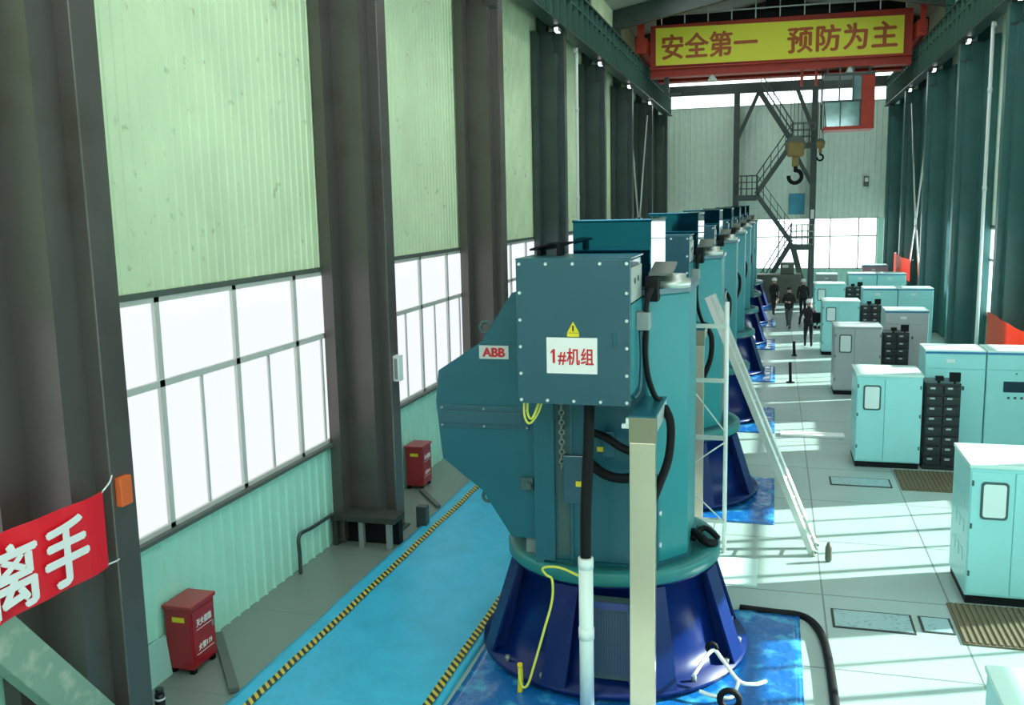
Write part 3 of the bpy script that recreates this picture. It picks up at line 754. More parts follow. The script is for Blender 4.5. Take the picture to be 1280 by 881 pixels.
    en = MB(O).lathe([(.20, 4.42), (.20, 4.50), (.15, 4.50), (.15, 4.56)], (-1.06, 10.25), 24).build('encoder', MT['galv'], t)
    MB(O).box(-1.30, -1.16, 9.82, 10.02, 4.30, 4.56).build('encoder_box', MT['black'], t, .012)
    MB(O).prism([(9.84, 4.57), (10.4, 4.66), (10.4, 4.685), (9.84, 4.595)], 'x', -1.26, -1.02).build('encoder_lid', MT['trim'], en)
    # hoses across the front
    MB(O).tube([(-1.86, PY - 1.15, 2.9), (-1.7, PY - 1.25, 2.88), (-1.5, PY - 1.3, 2.78), (-1.3, PY - 1.3, 2.72)], .045).tube([(-1.88, PY - 1.15, 2.56), (-1.7, PY - 1.25, 2.47), (-1.5, PY - 1.3, 2.45), (-1.3, PY - 1.3, 2.5)], .055).build('front_hose', MT['black'], t)
    MB(O).tube([(-2.49, 9.35, 3.36), (-2.48, 9.3, 3.16), (-2.42, 9.28, 3.08), (-2.33, 9.3, 3.2), (-2.28, 9.35, 3.38)], .012).tube([(-2.44, 9.3, 3.36), (-2.43, 9.24, 3.2), (-2.39, 9.24, 3.14), (-2.34, 9.26, 3.24), (-2.30, 9.3, 3.38)], .012).build('yellow_wire', MT['earth'], t)
    # black feed cable under the box
    MB(O).tube([(-1.80, 9.35, 3.4), (-1.81, 9.30, 2.8), (-1.82, 9.20, 2.2), (-1.81, 9.12, 1.65)], .058, 12).build('feed_cable', MT['black'], t)
    # black lashing on the flange rim
    MB(O).tube([(PX + .9, PY + .2, 1.39), (PX + 1.0, PY - .05, 1.46), (PX + 1.12, PY - .2, 1.42), (PX + 1.22, PY - .12, 1.38)], .05).tube([(PX + .95, PY - .1, 1.4), (PX + 1.08, PY + .05, 1.5), (PX + 1.25, PY - .05, 1.42)], .035).build('rag', MT['black'], t)
    return t
def make_tray():
    O = (-1.2, 8.9, 0)
    t = thing('cable_trunking', 'upright stainless cable trunking in front of the nearest pump motor', 'cable trunking', O, 'stainless cable trunkings beside the pump motors')
    MB(O).box(-1.325, -1.075, 8.9, 9.02, 0, 3.02).build('riser', MT['stainless'], t, .006)
    MB(O).box(-1.33, -1.07, 8.895, 9.03, 3.02, 3.27).build('elbow', MT['bronze'], t, .004)
    MB(O).box(-1.33, -1.07, 8.895, 9.88, 3.27, 3.29).build('arm_lid', MT['teal'], t)
    MB(O).box(-1.325, -1.075, 9.03, 9.88, 3.1, 3.27).build('arm', MT['galv'], t)
    MB(O).tube([(-1.08, 9.75, 3.2), (-1.0, 9.6, 3.05), (-1.0, 9.4, 2.75), (-1.08, 9.15, 2.5), (-1.12, 9.0, 2.4)], .045, 10).build('cable_loop', MT['black'], t)
    MB(O).box(-1.40, -1.33, 8.9, 8.95, 3.16, 3.2).box(-1.36, -1.33, 8.9, 8.95, 3.16, 3.26).build('clip', MT['bolt'], t)
    MB(O).box(-1.37, -1.03, 8.86, 9.06, 0, .02).build('foot_plate', MT['galv'], t)
    return t
pump = make_pump(); tray = make_tray()
PL = ['second teal pump motor from the camera, behind the long leaning ladder', 'third teal pump motor from the camera in the row', 'fourth teal pump motor from the camera, its blue base right of the ladder top',
      'fifth teal pump motor from the camera in the row', 'sixth teal pump motor from the camera in the row', 'farthest teal pump motor at the end of the row']
TL = ['stainless cable trunking with brown cap beside the second pump motor', 'stainless cable trunking of the third pump motor', 'stainless cable trunking of the fourth pump motor', 'stainless cable trunking of the fifth pump motor', 'stainless cable trunking of the sixth pump motor', 'stainless cable trunking of the farthest pump motor']
for i in range(6):
    copy_tree(pump, (PX, PY + SP * (i + 1), 0), PL[i], skip=('number_sign', 'number_lettering', 'nameplate_lettering', 'rag', 'feed_cable', 'anchor_bolt', 'lug_bolt', 'warning_mark', 'rubbed_mark', 'strip_bolts'))
    copy_tree(tray, (-1.2, 8.9 + SP * (i + 1), 0), TL[i])
# white conduit for the feed cable, earth wire
t = thing('cable_conduit', 'white plastic conduit pipe holding the black cable in front of the pedestal', 'conduit', (-1.81, 9.12, 0)); O = (-1.81, 9.12, 0)
MB(O).cyl((-1.81, 9.12, 0), (-1.81, 9.12, 1.72), .075, 18).build('pipe', MT['whitepipe'], t)
MB(O).cyl((-1.81, 9.12, .85), (-1.81, 9.12, .97), .082, 18).build('coupling', MT['whitepipe'], t)
MB(O).cyl((-1.81, 9.12, 1.62), (-1.81, 9.12, 1.73), .080, 18).build('collar', MT['whitepipe'], t)
t = thing('earth_wire', 'yellow earth wire looped down the front of the blue pedestal', 'wire', (-2.45, 9.5, 0)); O = (-2.45, 9.5, 0)
MB(O).tube([(-1.9, 9.22, 1.48), (-2.1, 9.3, 1.52), (-2.26, 9.36, 1.50), (-2.34, 9.40, 1.45), (-2.30, 9.42, 1.38), (-2.24, 9.42, 1.33), (-2.24, 9.40, 1.1), (-2.33, 9.36, .75), (-2.44, 9.32, .35), (-2.5, 9.3, .16), (-2.56, 9.3, .12), (-2.60, 9.32, .22), (-2.6, 9.35, .34)], .014).build('wire', MT['earth'], t)
MB(O).tube([(-2.6, 9.35, .36), (-2.6, 9.37, .20), (-2.61, 9.36, .02)], .03).build('lug', MT['warn'], t)
# blue wrinkled plastic on the foundations
for i in range(7):
    y = PY + SP * i; x1 = .40 if i == 0 else .08
    lab = 'deep blue plastic covered foundation under the ' + ['nearest pump motor', 'second pump motor', 'third pump motor', 'fourth pump motor', 'fifth pump motor', 'sixth pump motor', 'farthest pump motor'][i]
    y0, y1 = (y - 2.35, y + 1.15) if i == 0 else (y - 1.75, y + 1.0)
    mb = MB((PX, y, 0)); nz = (44, 44) if i < 3 else (20, 20)
    mb.grid(-3.30, x1, y0, y1, nz[0], nz[1], lambda x, y: wrinkle(x * 1.6, y * 1.6, .04, .022))
    r = bmesh.ops.extrude_edge_only(mb.bm, edges=[e for e in mb.bm.edges if e.is_boundary])
    for g in r['geom']:
        if isinstance(g, bmesh.types.BMVert): g.co.z = 0.002
    tag(mb.build('foundation_sheet', MT['pad']), lab, 'plastic sheet', 'blue foundation sheets under the pumps')
# rope with shackles at the first pedestal
t = thing('anchor_rope', 'white knotted rope lying by the right foot of the nearest pedestal', 'rope', (-.4, 9.8, .1)); O = (-.4, 9.8, .1)
MB(O).tube([(-.75, 9.62, .3), (-.58, 9.95, .45), (-.46, 9.9, .38), (-.28, 9.72, .25), (-.12, 9.78, .2), (.0, 9.95, .16)], .022).tube([(-.28, 9.72, .25), (-.34, 9.55, .15), (-.5, 9.5, .16), (-.68, 9.5, .2)], .022).build('cord', MT['rope'], t)
MB(O).ring((-.58, 9.98, .47), .05, .025, 'y').build('shackle', MT['black'], t)
MB(O).ring((-.36, 9.45, .17), .10, .035, 'y').build('shackle', MT['black'], t)

# ladder and scaffold frame between the first two pumps
def ladder():
    P0, P1 = Vector((.68, 14.5, 0)), Vector((-.98, 15.35, 3.84)); side = Vector((.05, .34, 0)).normalized()
    t = thing('aluminium_ladder', 'long pale aluminium ladder leaning towards the second pump motor', 'ladder', P0); O = P0
    for s in (-1, 1):
        MB(O).bar(P0 + side * s * .17, P1 + side * s * .17, .06, .10).build('rail', MT['galv'], t)
    for k in range(13):
        c = P0.lerp(P1, (k + .7) / 13.4); MB(O).cyl(c - side * .16, c + side * .16, .016, 8).build('rung', MT['alum'], t)
    for s in (-1, 1): MB(O).bar(P0 + side * s * .17 + Vector((-.02, 0, .0)), P0 + side * s * .17 + Vector((.02, .0, .09)), .06, .07).build('foot', MT['brace'], t)
ladder()
def scaffold():
    O = (-.9, 14.2, 0)
    t = thing('scaffold_frame', 'upright white ladder frame with wide rungs behind the nearest pump motor', 'scaffold frame', O)
    for x in (-.66, -1.22): MB(O).cyl((x, 14.2, 0), (x, 14.2, 3.86), .032, 12).build('post', MT['whitepipe'], t)
    for z in (.5, 1.8, 2.68, 3.5): MB(O).box(-1.22, -.66, 14.17, 14.23, z - .03, z + .03).build('rung', MT['galv'], t)
    MB(O).cyl((-1.2, 14.16, 2.6), (-.66, 14.16, 1.9), .012, 6).cyl((-.66, 14.16, 1.75), (-1.2, 14.16, 1.35), .012, 6).cyl((-1.2, 14.16, 1.0), (-.66, 14.16, .5), .012, 6).build('diagonal', MT['galv'], t)
scaffold()

# ------------------------------------------------------------ electrical cabinets
def front_cabinet(x, y, m, label, w=1.22, h=1.9, d=1.15):
    O = (x + w / 2, y + d / 2, 0)
    t = thing('low_cabinet', label, 'cabinet', O, 'low cabinets with one windowed door')
    b = MB(O).box(x, x + w, y, y + d, .12, h - .05).build('body', m, t, .008)
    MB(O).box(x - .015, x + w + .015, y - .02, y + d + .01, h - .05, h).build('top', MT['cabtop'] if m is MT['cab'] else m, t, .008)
    MB(O).box(x + .02, x + w - .02, y + .03, y + d - .02, 0, .12).build('plinth', MT['black'], t)
    xm = x + .53
    d1 = MB(O).box(x + .015, xm - .006, y - .022, y, .15, h - .10).build('door', m, t, .006)
    d2 = MB(O).box(xm + .006, x + w - .015, y - .022, y, .15, h - .10).build('door', m, t, .006)
    wx0, wx1, wz0, wz1 = x + .13, x + .46, h - .72, h - .22
    def rr(a, b_, c, e, r, n=5):
        p = []
        for (cx, cz, a0) in ((b_ - r, e - r, 0), (a + r, e - r, PI / 2), (a + r, c + r, PI), (b_ - r, c + r, 3 * PI / 2)):
            for k in range(n + 1): p.append((cx + r * math.cos(a0 + PI / 2 * k / n), cz + r * math.sin(a0 + PI / 2 * k / n)))
        return p
    MB(O).prism(rr(wx0, wx1, wz0, wz1, .05), 'y', y - .034, y - .022).build('window_gasket', MT['seam'], d1)
    MB(O).prism(rr(wx0 + .03, wx1 - .03, wz0 + .03, wz1 - .03, .035), 'y', y - .040, y - .034).build('window_pane', MT['glass'], d1)
    for z in (.4, h * .55, h - .28):
        MB(O).box(x + .02, x + .045, y - .034, y - .022, z, z + .07).build('hinge', MT['seam'], d1)
        MB(O).box(x + w - .045, x + w - .02, y - .034, y - .022, z, z + .07).build('hinge', MT['seam'], d2)
    # louvres and screws on the left side
    lv = MB(O)
    for z in (.5, .9, 1.3): 
        for q_ in (0, 1, 2): lv.box(x - .006, x, y + .25 + q_ * .26, y + .40 + q_ * .26, z, z + .16)
    lv.build('side_vent', m, b)
    return t
def module_rack(x, y, label, w=.64, h=1.72, d=.7, rows=8):
    O = (x + w / 2, y + d / 2, 0)
    t = thing('module_rack', label, 'module rack', O, 'black racks of stacked modules')
    MB(O).box(x, x + w, y + .06, y + d, 0, h + .02).build('frame', MT['mod'], t)
    rh = (h - .1) / rows
    for r in range(rows):
        z = .08 + r * rh
        for c in range(2):
            xa = x + .015 + c * (w / 2 - .005)
            mo = MB(O).box(xa, xa + w / 2 - .03, y, y + .08, z + .03, z + rh - .012).build('module', MT['mod'], t, .01)
            MB(O).box(xa + .06, xa + .15, y - .022, y, z + rh * .68, z + rh * .68 + .035).build('handle', MT['handle'], mo)
            MB(O).box(xa + .20, xa + w / 2 - .05, y - .006, y, z + .06, z + rh - .05).build('label_recess', MT['blackgloss'], mo)
    MB(O).cyl((x + .24, y + .1, h + .02), (x + .24, y + .1, h + .07), .03, 8).box(x + .17, x + .32, y + .04, y + .14, h + .07, h + .16).build('sensor', MT['black'], t, .01)
    MB(O).box(x + .42, x + .62, y + .03, y + .10, h + .06, h + .24).box(x + .5, x + .54, y + .04, y + .09, h + .02, h + .06).build('meter', MT['black'], t, .01)
    return t
def tall_cabinet(x, y, m, label, w=1.14, h=2.24, d=.9, screen=False, edge=True, topm=None):
    O = (x + w / 2, y + d / 2, 0)
    t = thing('tall_cabinet', label, 'cabinet', O, 'tall cabinets in the back row')
    MB(O).box(x, x + w, y, y + d, .08, h - .05).build('body', m, t, .006)
    MB(O).box(x + .02, x + w - .02, y + .03, y + d, 0, .08).build('plinth', MT['black'], t)
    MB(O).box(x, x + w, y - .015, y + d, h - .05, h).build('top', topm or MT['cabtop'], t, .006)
    if edge: MB(O).box(x, x + w, y - .02, y - .012, h - .075, h - .035).build('edge_strip', MT['blueedge'], t)
    dr = MB(O).box(x + .012, x + w - .012, y - .02, y, .12, h - .40).build('door', m, t, .005)
    MB(O).box(x + .012, x + w - .012, y - .02, y, h - .385, h - .085).build('header', m, t, .005)
    MB(O).box(x + w * .62, x + w * .66, y - .045, y - .02, 1.42, 1.50).build('lock', MT['seam'], dr)
    if screen:
        MB(O).box(x + .32, x + .90, y - .028, y - .02, 1.40, 1.62).build('display', MT['screen'], dr)
        k = MB(O)
        for i in range(3): k.box(x + .40 + i * .12, x + .45 + i * .12, y - .03, y - .02, 1.26, 1.31)
        k.build('buttons', MT['seam'], dr)
        MB(O).cyl((x + .55, y - .03, 1.78), (x + .55, y - .02, 1.78), .018, 8).build('indicator', MT['seam'], dr)
    else:
        MB(O).box(x + .4, x + .56, y - .026, y - .02, h - .26, h - .18).build('nameplate', MT['glass'], t)
    return t
front_cabinet(2.50, 12.98, MT['cab'], 'nearest whole mint cabinet with a windowed door at the right frame edge')
front_cabinet(1.57, 6.05, MT['cab'], 'pale cabinet top just showing in the bottom right corner')
ROWS = [(19.6, MT['cab'], MT['cab'], 'second mint cabinet with a windowed door, left of the nearest black module rack', 'nearest black module rack, eight rows of modules', 'tall mint cabinet directly behind the nearest black module rack', 'tall mint cabinet with a dark display at the right frame edge'),
        (27.1, MT['cabgrey'], MT['cabgrey'], 'grey low cabinet with a windowed door', 'black module rack beside the grey low cabinet', 'tall grey cabinet behind a black module rack', 'tall cabinet right of the tall grey one, mostly hidden'),
        (34.2, MT['cab'], MT['cab'], 'mint low cabinet just behind the grey low cabinet', 'black module rack third from the camera', 'tall mint cabinet behind the third black module rack', 'tall mint cabinet with bright blue top edge beside the third rack'),
        (41.4, MT['cab'], MT['cab'], 'farthest mint low cabinet, right of the walking people', 'farthest small black module rack', 'tall mint cabinet behind the farthest module rack', 'farthest mint tall cabinet near the far banner')]
for (y, m1, m2, a, b, c, d) in ROWS:
    front_cabinet(1.62, y, m1, a)
    module_rack(2.90, y, b)
    tall_cabinet(3.03, y + 1.15, m2, c)
    if y != 27.1: tall_cabinet(4.19, y + 1.15, MT['cab'], d, screen=(y < 20))
tall_cabinet(4.05, 48, MT['cabpink'], 'distant tall cabinet with a pinkish front by the far end', edge=True)
tall_cabinet(2.0, 49.0, MT['cabgrey'], 'distant grey cabinet near the end wall windows', h=1.75, w=1.0, edge=False)
# ribbed mats
def rubber_mat(x0, x1, y0, y1, label):
    o = MB(((x0 + x1) / 2, (y0 + y1) / 2, 0)); o.box(x0, x1, y0, y1, .001, .02)
    x = x0 + .03
    while x < x1 - .03: o.box(x, x + .035, y0 + .02, y1 - .02, .02, .035); x += .075
    tag(o.build('rubber_mat', MT['mat']), label, 'mat', 'brown ribbed mats before the cabinets')
rubber_mat(2.28, 5.4, 11.7, 12.92, 'ribbed brown mat before the nearest whole mint cabinet')
rubber_mat(2.35, 3.55, 18.1, 19.45, 'ribbed brown mat before the nearest black module rack')
# floor cover plates
def cover(x0, x1, y0, y1, label):
    c = ((x0 + x1) / 2, (y0 + y1) / 2, 0)
    t = thing('floor_cover_plate', label, 'cover plate', c)
    MB(c).box(x0, x1, y0, y1, .001, .012).build('rim', MT['groove'], t)
    MB(c).grid(x0 + .03, x1 - .03, y0 + .03, y1 - .03, 24, 10, lambda x, y: .0145 + .0015 * noise.noise(Vector((x * 5, y * 5, 0)))).build('plate', MT['coverplate'], t)
cover(.80, 1.78, 11.85, 12.42, 'stained bluish floor cover plate before the nearest whole mint cabinet')
cover(1.86, 2.24, 11.95, 12.42, 'small bluish floor cover plate left of the ribbed brown mat')
cover(1.10, 2.2, 18.2, 18.75, 'bluish floor cover plate before the second mint cabinet')
tag(MB((.65, 10.8, 0)).tube([(-.35, 12.14, .02), (.1, 12.1, .02), (.38, 12.08, .02), (.55, 11.9, .025), (.66, 11.4, .05), (.70, 10.7, .05), (.71, 9.6, .05), (.72, 8.2, .05)], .05, 10).build('drain_hose', MT['black']), 'dark hose on the floor right of the nearest blue foundation sheet', 'hose')
tag(MB((.95, 14.2, 0)).lathe([(.03, 0), (.05, .03), (.05, .22), (.02, .30)], (.86, 14.15), 12).build('bottle', MT['machine']), 'small brown bottle on the floor at the ladder foot', 'bottle')
tag(MB((.52, 28.7, 0)).cyl((.52, 28.7, 0), (.52, 28.7, .03), .12, 14).cyl((.52, 28.7, .03), (.50, 28.7, .62), .045, 10).build('barrier_post', MT['black']), 'short black post standing in the bright far aisle', 'post')
t_ = tag(MB((.72, 33.9, 0)).cyl((.72, 33.9, 0), (.72, 33.9, .03), .10, 14).cyl((.72, 33.9, .03), (.70, 33.9, .5), .05, 10).build('barrier_post', MT['black']), 'second short black post, nearer to the walking people', 'post')
tag(MB((1.2, 22.1, 0)).box(.2, 1.6, 21.9, 22.25, 0, .06).build('white_board', MT['whitepipe'], None, .01), 'white strip board lying across the aisle floor', 'board')
tag(MB((.05, 15.5, 0)).box(-.95, -.15, 12.95, 14.0, 0, .012).build('white_cloth', MT['cabtop']), 'pale sheet on the floor under the white ladder frame', 'sheet')

# ------------------------------------------------------------ overhead crane
CY = 43.5
t = thing('overhead_crane', 'red overhead travelling crane spanning the hall', 'crane', (0, CY + 1.5, 11.76)); O = (0, CY + 1.5, 11.76)
g1 = MB(O).box(-5.5, 5.3, CY + .05, CY + .5, 10.9, 13.1).box(-5.5, 5.3, CY - .1, CY + .62, 10.86, 10.94).build('girder', MT['red'], t)
MB(O).box(-5.5, 5.3, CY - .12, CY + .64, 11.20, 11.27).build('flange_strip', MT['red'], g1)
g2 = MB(O).box(-5.5, 5.3, CY + 3.0, CY + 3.45, 11.05, 12.7).box(-5.5, 5.3, CY + 2.85, CY + 3.6, 11.0, 11.08).build('girder', MT['red'], t)
for (x0, x1, nm) in ((-6.15, -5.45, 'l'), (5.25, 5.86, 'r')):
    e = MB(O).box(x0 + .12, x1 - .12, CY - .9, CY + 4.2, 11.82, 12.45).build('end_truck', MT['red'], t)
    xw = -5.98 if x0 < 0 else 5.70
    for y in (CY - .5, CY + 3.8):
        MB(O).cyl((xw - .06, y, 12.0), (xw + .06, y, 12.0), .24, 20).build('wheel', MT['grey'], e)
    MB(O).box(x0 + .2, x1 - .2, CY - .95, CY - .85, 12.0, 13.2).build('buffer_post', MT['red'], e)
w = MB(O)
for z in (13.5, 13.95): w.cyl((-5.2, CY - .1, z), (5.0, CY - .1, z + .0), .035, 6)
for x in range(-5, 6, 1): w.cyl((x, CY - .1, 13.1), (x, CY - .1, 13.98), .03, 6)
w.build('walkway_rail', MT['galv'], t)
tr = MB(O).box(-1.2, 2.4, CY + .1, CY + 3.4, 13.1, 13.35).box(-.6, 1.0, CY + .6, CY + 1.9, 13.35, 14.05).build('trolley', MT['black'], t)
MB(O).cyl((-.9, CY + 2.4, 13.65), (1.3, CY + 2.4, 13.65), .28, 20).build('hoist_drum', MT['grey'], tr)
MB(O).box(-5.3, 5.1, CY + .5, CY + .9, 13.1, 13.55).build('cable_duct', MT['black'], t)
for x in (-2.8, 2.9):
    lp = MB(O).cone((x, CY + .0, 10.86), (x, CY + .0, 10.62), .08, .22, 14); lp.build('work_lamp', MT['whitepipe'], t)
# operator's cab hanging from the girder
cb = MB(O).box(3.36, 3.90, CY - .2, CY + 1.3, 8.34, 10.5).box(1.88, 3.9, CY - .25, CY + 1.35, 8.28, 8.42).build('operator_cab', MT['red'], t, .02)
fr = MB(O)
for x in (1.88, 2.55, 3.33): fr.bar((x - (.0 if x > 2 else -.10), CY - .2, 8.4), (x, CY - .2, 9.45), .05, .05)
fr.box(1.80, 3.4, CY - .24, CY - .18, 9.42, 9.5).box(1.80, 1.86, CY - .2, CY + 1.3, 9.42, 9.5)
fr.box(1.82, 1.88, CY + 1.2, CY + 1.28, 8.4, 10.9).box(2.46, 2.52, CY - .18, CY - .1, 9.5, 10.9).box(3.0, 3.06, CY - .18, CY - .1, 9.5, 10.9)
fr.box(1.85, 3.9, CY - .2, CY + 1.3, 10.5, 10.6)
for x in (2.0, 3.7): fr.box(x - .05, x + .05, CY + .1, CY + .2, 10.55, 10.95)
fr.build('cab_frame', MT['steel'], cb)
MB(O).box(1.94, 3.34, CY - .2, CY - .19, 8.42, 9.42).build('cab_glass', MT['cabglass'], cb)
MB(O).box(3.02, 3.36, CY - .17, CY - .16, 9.5, 10.45).build('cab_glass', MT['cabglass'], cb)
MB(O).box(2.1, 2.5, CY + .3, CY + .7, 8.42, 9.2).box(2.15, 2.45, CY + .65, CY + .75, 9.1, 9.4).build('cab_seat', MT['black'], cb)
for x in (.9, 1.5):
    MB(O).box(x + .0, x + .1, CY + .2, CY + .3, 10.2, 10.9).build('bracket', MT['red'], t)
MB(O).box(-4.9, -4.7, CY + .1, CY + .3, 10.2, 10.9).box(-5.0, -4.2, CY + .1, CY + .2, 10.1, 10.2).build('hanger', MT['steel'], t)
# slogan board on the girder
t = thing('slogan_board', 'long yellow slogan board with orange-red characters on the crane girder', 'sign', (0, CY, 12.15)); O = (0, CY, 12.15)
tilt = .012
def ZB(x): return 12.13 - .012 * (x + .15)
mb = MB(O); mb.prism([(-5.26, 11.36), (4.96, 11.28), (4.96, 12.82), (-5.26, 12.98)], 'y', CY - .06, CY - .01); mb.build('board', MT['yellow'], t)
mb = MB(O); mb.prism([(-5.29, 11.33), (4.99, 11.25), (4.99, 11.29), (-5.29, 11.37)], 'y', CY - .08, CY + .05).prism([(-5.29, 12.97), (4.99, 12.81), (4.99, 12.85), (-5.29, 13.01)], 'y', CY - .08, CY + .05); mb.build('frame', MT['red'], t)
text_mesh('安全第一', 'lettering', MT['lettered'], t, (-2.95, CY - .068, 12.14), FRONT, width=4.05, height=1.04, bold=.03, ext=.006, o=O)
text_mesh('预防为主', 'lettering', MT['lettered'], t, (2.52, CY - .068, 12.09), FRONT, width=4.35, height=1.04, bold=.03, ext=.006, spacing=1.08, o=O)
# hook block
def hook(x, y, zt, s, label, rope_top, m):
    O = (x, y, zt)
    t = thing('hook_block', label, 'crane hook', O)
    MB(O).box(x - .34 * s, x + .34 * s, y - .16 * s, y + .16 * s, zt - .75 * s, zt - .15 * s).build('block', m, t, .08 * s)
    MB(O).cyl((x, y - .12 * s, zt - .30 * s), (x, y + .12 * s, zt - .30 * s), .40 * s, 24).build('sheave', MT['trim'], t)
    MB(O).box(x - .14 * s, x + .14 * s, y - .1 * s, y + .1 * s, zt - 1.15 * s, zt - .75 * s).build('swivel', m, t, .03)
    pts = [(x, y, zt - 1.1 * s), (x + .02 * s, y, zt - 1.3 * s)]
    for k in range(9):
        a = PI * .5 - k * PI * 1.55 / 8; pts.append((x + .26 * s * math.cos(a) - .0, y, zt - 1.56 * s + .26 * s * math.sin(a)))
    MB(O).tube(pts, .085 * s, 10).build('hook', MT['black'], t)
    r = MB(O)
    for dx in (-.22, -.08, .08, .22): r.cyl((x + dx * s, y, zt - .3 * s), (x + dx * s, y, rope_top), .014, 5)
    r.build('ropes', MT['trim'], t)
hook(.80, CY + 1.5, 8.1, 1.08, 'large yellow-brown crane hook block hanging from ropes', 13.1, MT['hookyel'])
hook(1.85, CY + 1.5, 8.0, .50, 'small auxiliary crane hook hanging right of the large hook', 13.1, MT['hookyel'])

# ------------------------------------------------------------ far end: frame, braces, stairs
YE = 55.55
t = thing('end_frame', 'dark steel wind frame of beam, two posts and knee braces before the end wall', 'frame', (0, YE, 0)); O = (0, YE, 0)
MB(O).box(-6.3, 6.1, YE - .15, YE + .15, 11.3, 11.85).build('beam', MT['steel'], t)
for x in (-2.2, 1.95): MB(O).box(x - .16, x + .16, YE - .14, YE + .14, 0, 11.3).build('post', MT['steel'], t)
for a, b in (((-2.12, 8.9), (-1.0, 11.4)), ((1.0, 11.4), (1.95, 9.0)), ((1.1, 7.7), (1.9, 6.2))):
    MB(O).bar((a[0], YE, a[1]), (b[0], YE, b[1]), .2, .26, up=(0, 1, 0)).build('knee_brace', MT['steel'], t)
def stairs():
    y = 54.2
    t = thing('zigzag_staircase', 'dark zigzag steel staircase with railings up the end wall', 'staircase', (0, y, 0)); O = (0, y, 0)
    fl = [((-.45, .0), (.95, 3.2)), ((.95, 3.2), (-1.0, 5.75)), ((-1.0, 5.75), (.85, 8.45)), ((.85, 8.45), (-.85, 11.2))]
    fl = [((-.95, .0), (.85, 3.1)), ((.85, 3.1), (-1.05, 5.75)), ((-1.05, 5.75), (.8, 8.45)), ((.8, 8.45), (-.9, 11.1))]
    for (a, b) in fl:
        f = MB(O)
        for yy in (y - .4, y + .4): f.bar((a[0], yy, a[1]), (b[0], yy, b[1]), .05, .24, up=(0, 1, 0) if False else (0, 0, 1))
        n_ = 12
        for k in range(n_):
            u = (k + .5) / n_; x = a[0] + (b[0] - a[0]) * u; z = a[1] + (b[1] - a[1]) * u
            f.box(x - .11, x + .11, y - .4, y + .4, z - .015, z + .015)
        fo = f.build('flight', MT['steel'], t)
        for yy in (y - .4, y + .4):
            r = MB(O)
            for dz in (.55, 1.05): r.cyl((a[0], yy, a[1] + dz), (b[0], yy, b[1] + dz), .022, 6)
            for k in range(6):
                u = k / 5; x = a[0] + (b[0] - a[0]) * u; z = a[1] + (b[1] - a[1]) * u; r.cyl((x, yy, z), (x, yy, z + 1.05), .02, 6)
            r.build('railing', MT['steel'], fo)
    for (x0, x1, z) in ((.8, 2.0, 3.0), (-2.15, -1.0, 5.7), (.75, 1.95, 8.4)):
        l = MB(O).box(x0, x1, y - .45, y + .45, z - .12, z).build('landing', MT['steel'], t)
        for yy in (y - .43, y + .43):
            r = MB(O)
            for dz in (.35, .7, 1.05): r.cyl((x0, yy, z + dz), (x1, yy, z + dz), .022, 6)
            for k in range(5): xx = x0 + (x1 - x0) * k / 4; r.cyl((xx, yy, z), (xx, yy, z + 1.05), .022, 6)
            r.build('railing', MT['grey'] if z < 4 else MT['steel'], l)
        MB(O).box(x1 - .1 if x0 > 0 else x0, x1 if x0 > 0 else x0 + .1, y + .3, y + .42, 0 if z < 4 else z - 1.0, z - .12).build('support', MT['steel'], l)
        MB(O).box(x0, x1, y - .42, y - .34, z - .3, z - .12).build('edge_beam', MT['steel'], l)
    MB(O).bar((.9, y - .42, 3.0), (1.7, y - .42, 0), .12, .3).build('prop', MT['steel'], t)
stairs()
t = thing('machine_block', 'brown-grey machine block under the staircase, its body standing in for shaded wall base', 'machine', (.3, 52.6, 0)); O = (.3, 52.6, 0)
MB(O).box(-.9, 1.35, 51.9, 53.2, 0, 1.5).build('body', MT['machine'], t, .03)  # wide dark body also fills in for the wall base in shade
MB(O).box(.3, 1.0, 52.2, 52.9, 1.5, 2.1).build('housing', MT['machine'], t, .04)
MB(O).box(.4, .7, 52.18, 52.2, 1.85, 2.0).build('label_plate', MT['galv'], t)
t = thing('notice_board', 'blue notice board on the end wall left of the right post', 'notice board', (1.15, 55.9, 5.2)); O = (1.15, 55.9, 5.2)
MB(O).box(.72, 1.55, 55.88, 55.95, 4.6, 5.75).build('panel', MT['noticeblue'], t)
MB(O).box(.70, 1.57, 55.90, 55.96, 4.58, 4.62).box(.70, 1.57, 55.90, 55.96, 5.73, 5.77).build('frame', MT['alum'], t)
t = thing('wall_speaker', 'small dark box high on the end wall right of the right post', 'box', (4.75, 55.85, 6.3)); O = (4.75, 55.85, 6.3)
MB(O).box(4.62, 4.88, 55.78, 55.98, 6.05, 6.6).build('body', MT['trim'], t, .02)
MB(O).box(4.66, 4.84, 55.765, 55.78, 6.3, 6.52).build('front', MT['galv'], t)
tag(MB((2.0, 55.3, 4.6)).box(1.86, 2.04, 55.30, 55.42, 4.35, 4.85).build('white_switch', MT['whitepipe']), 'small white box on the right end post above the windows', 'box')

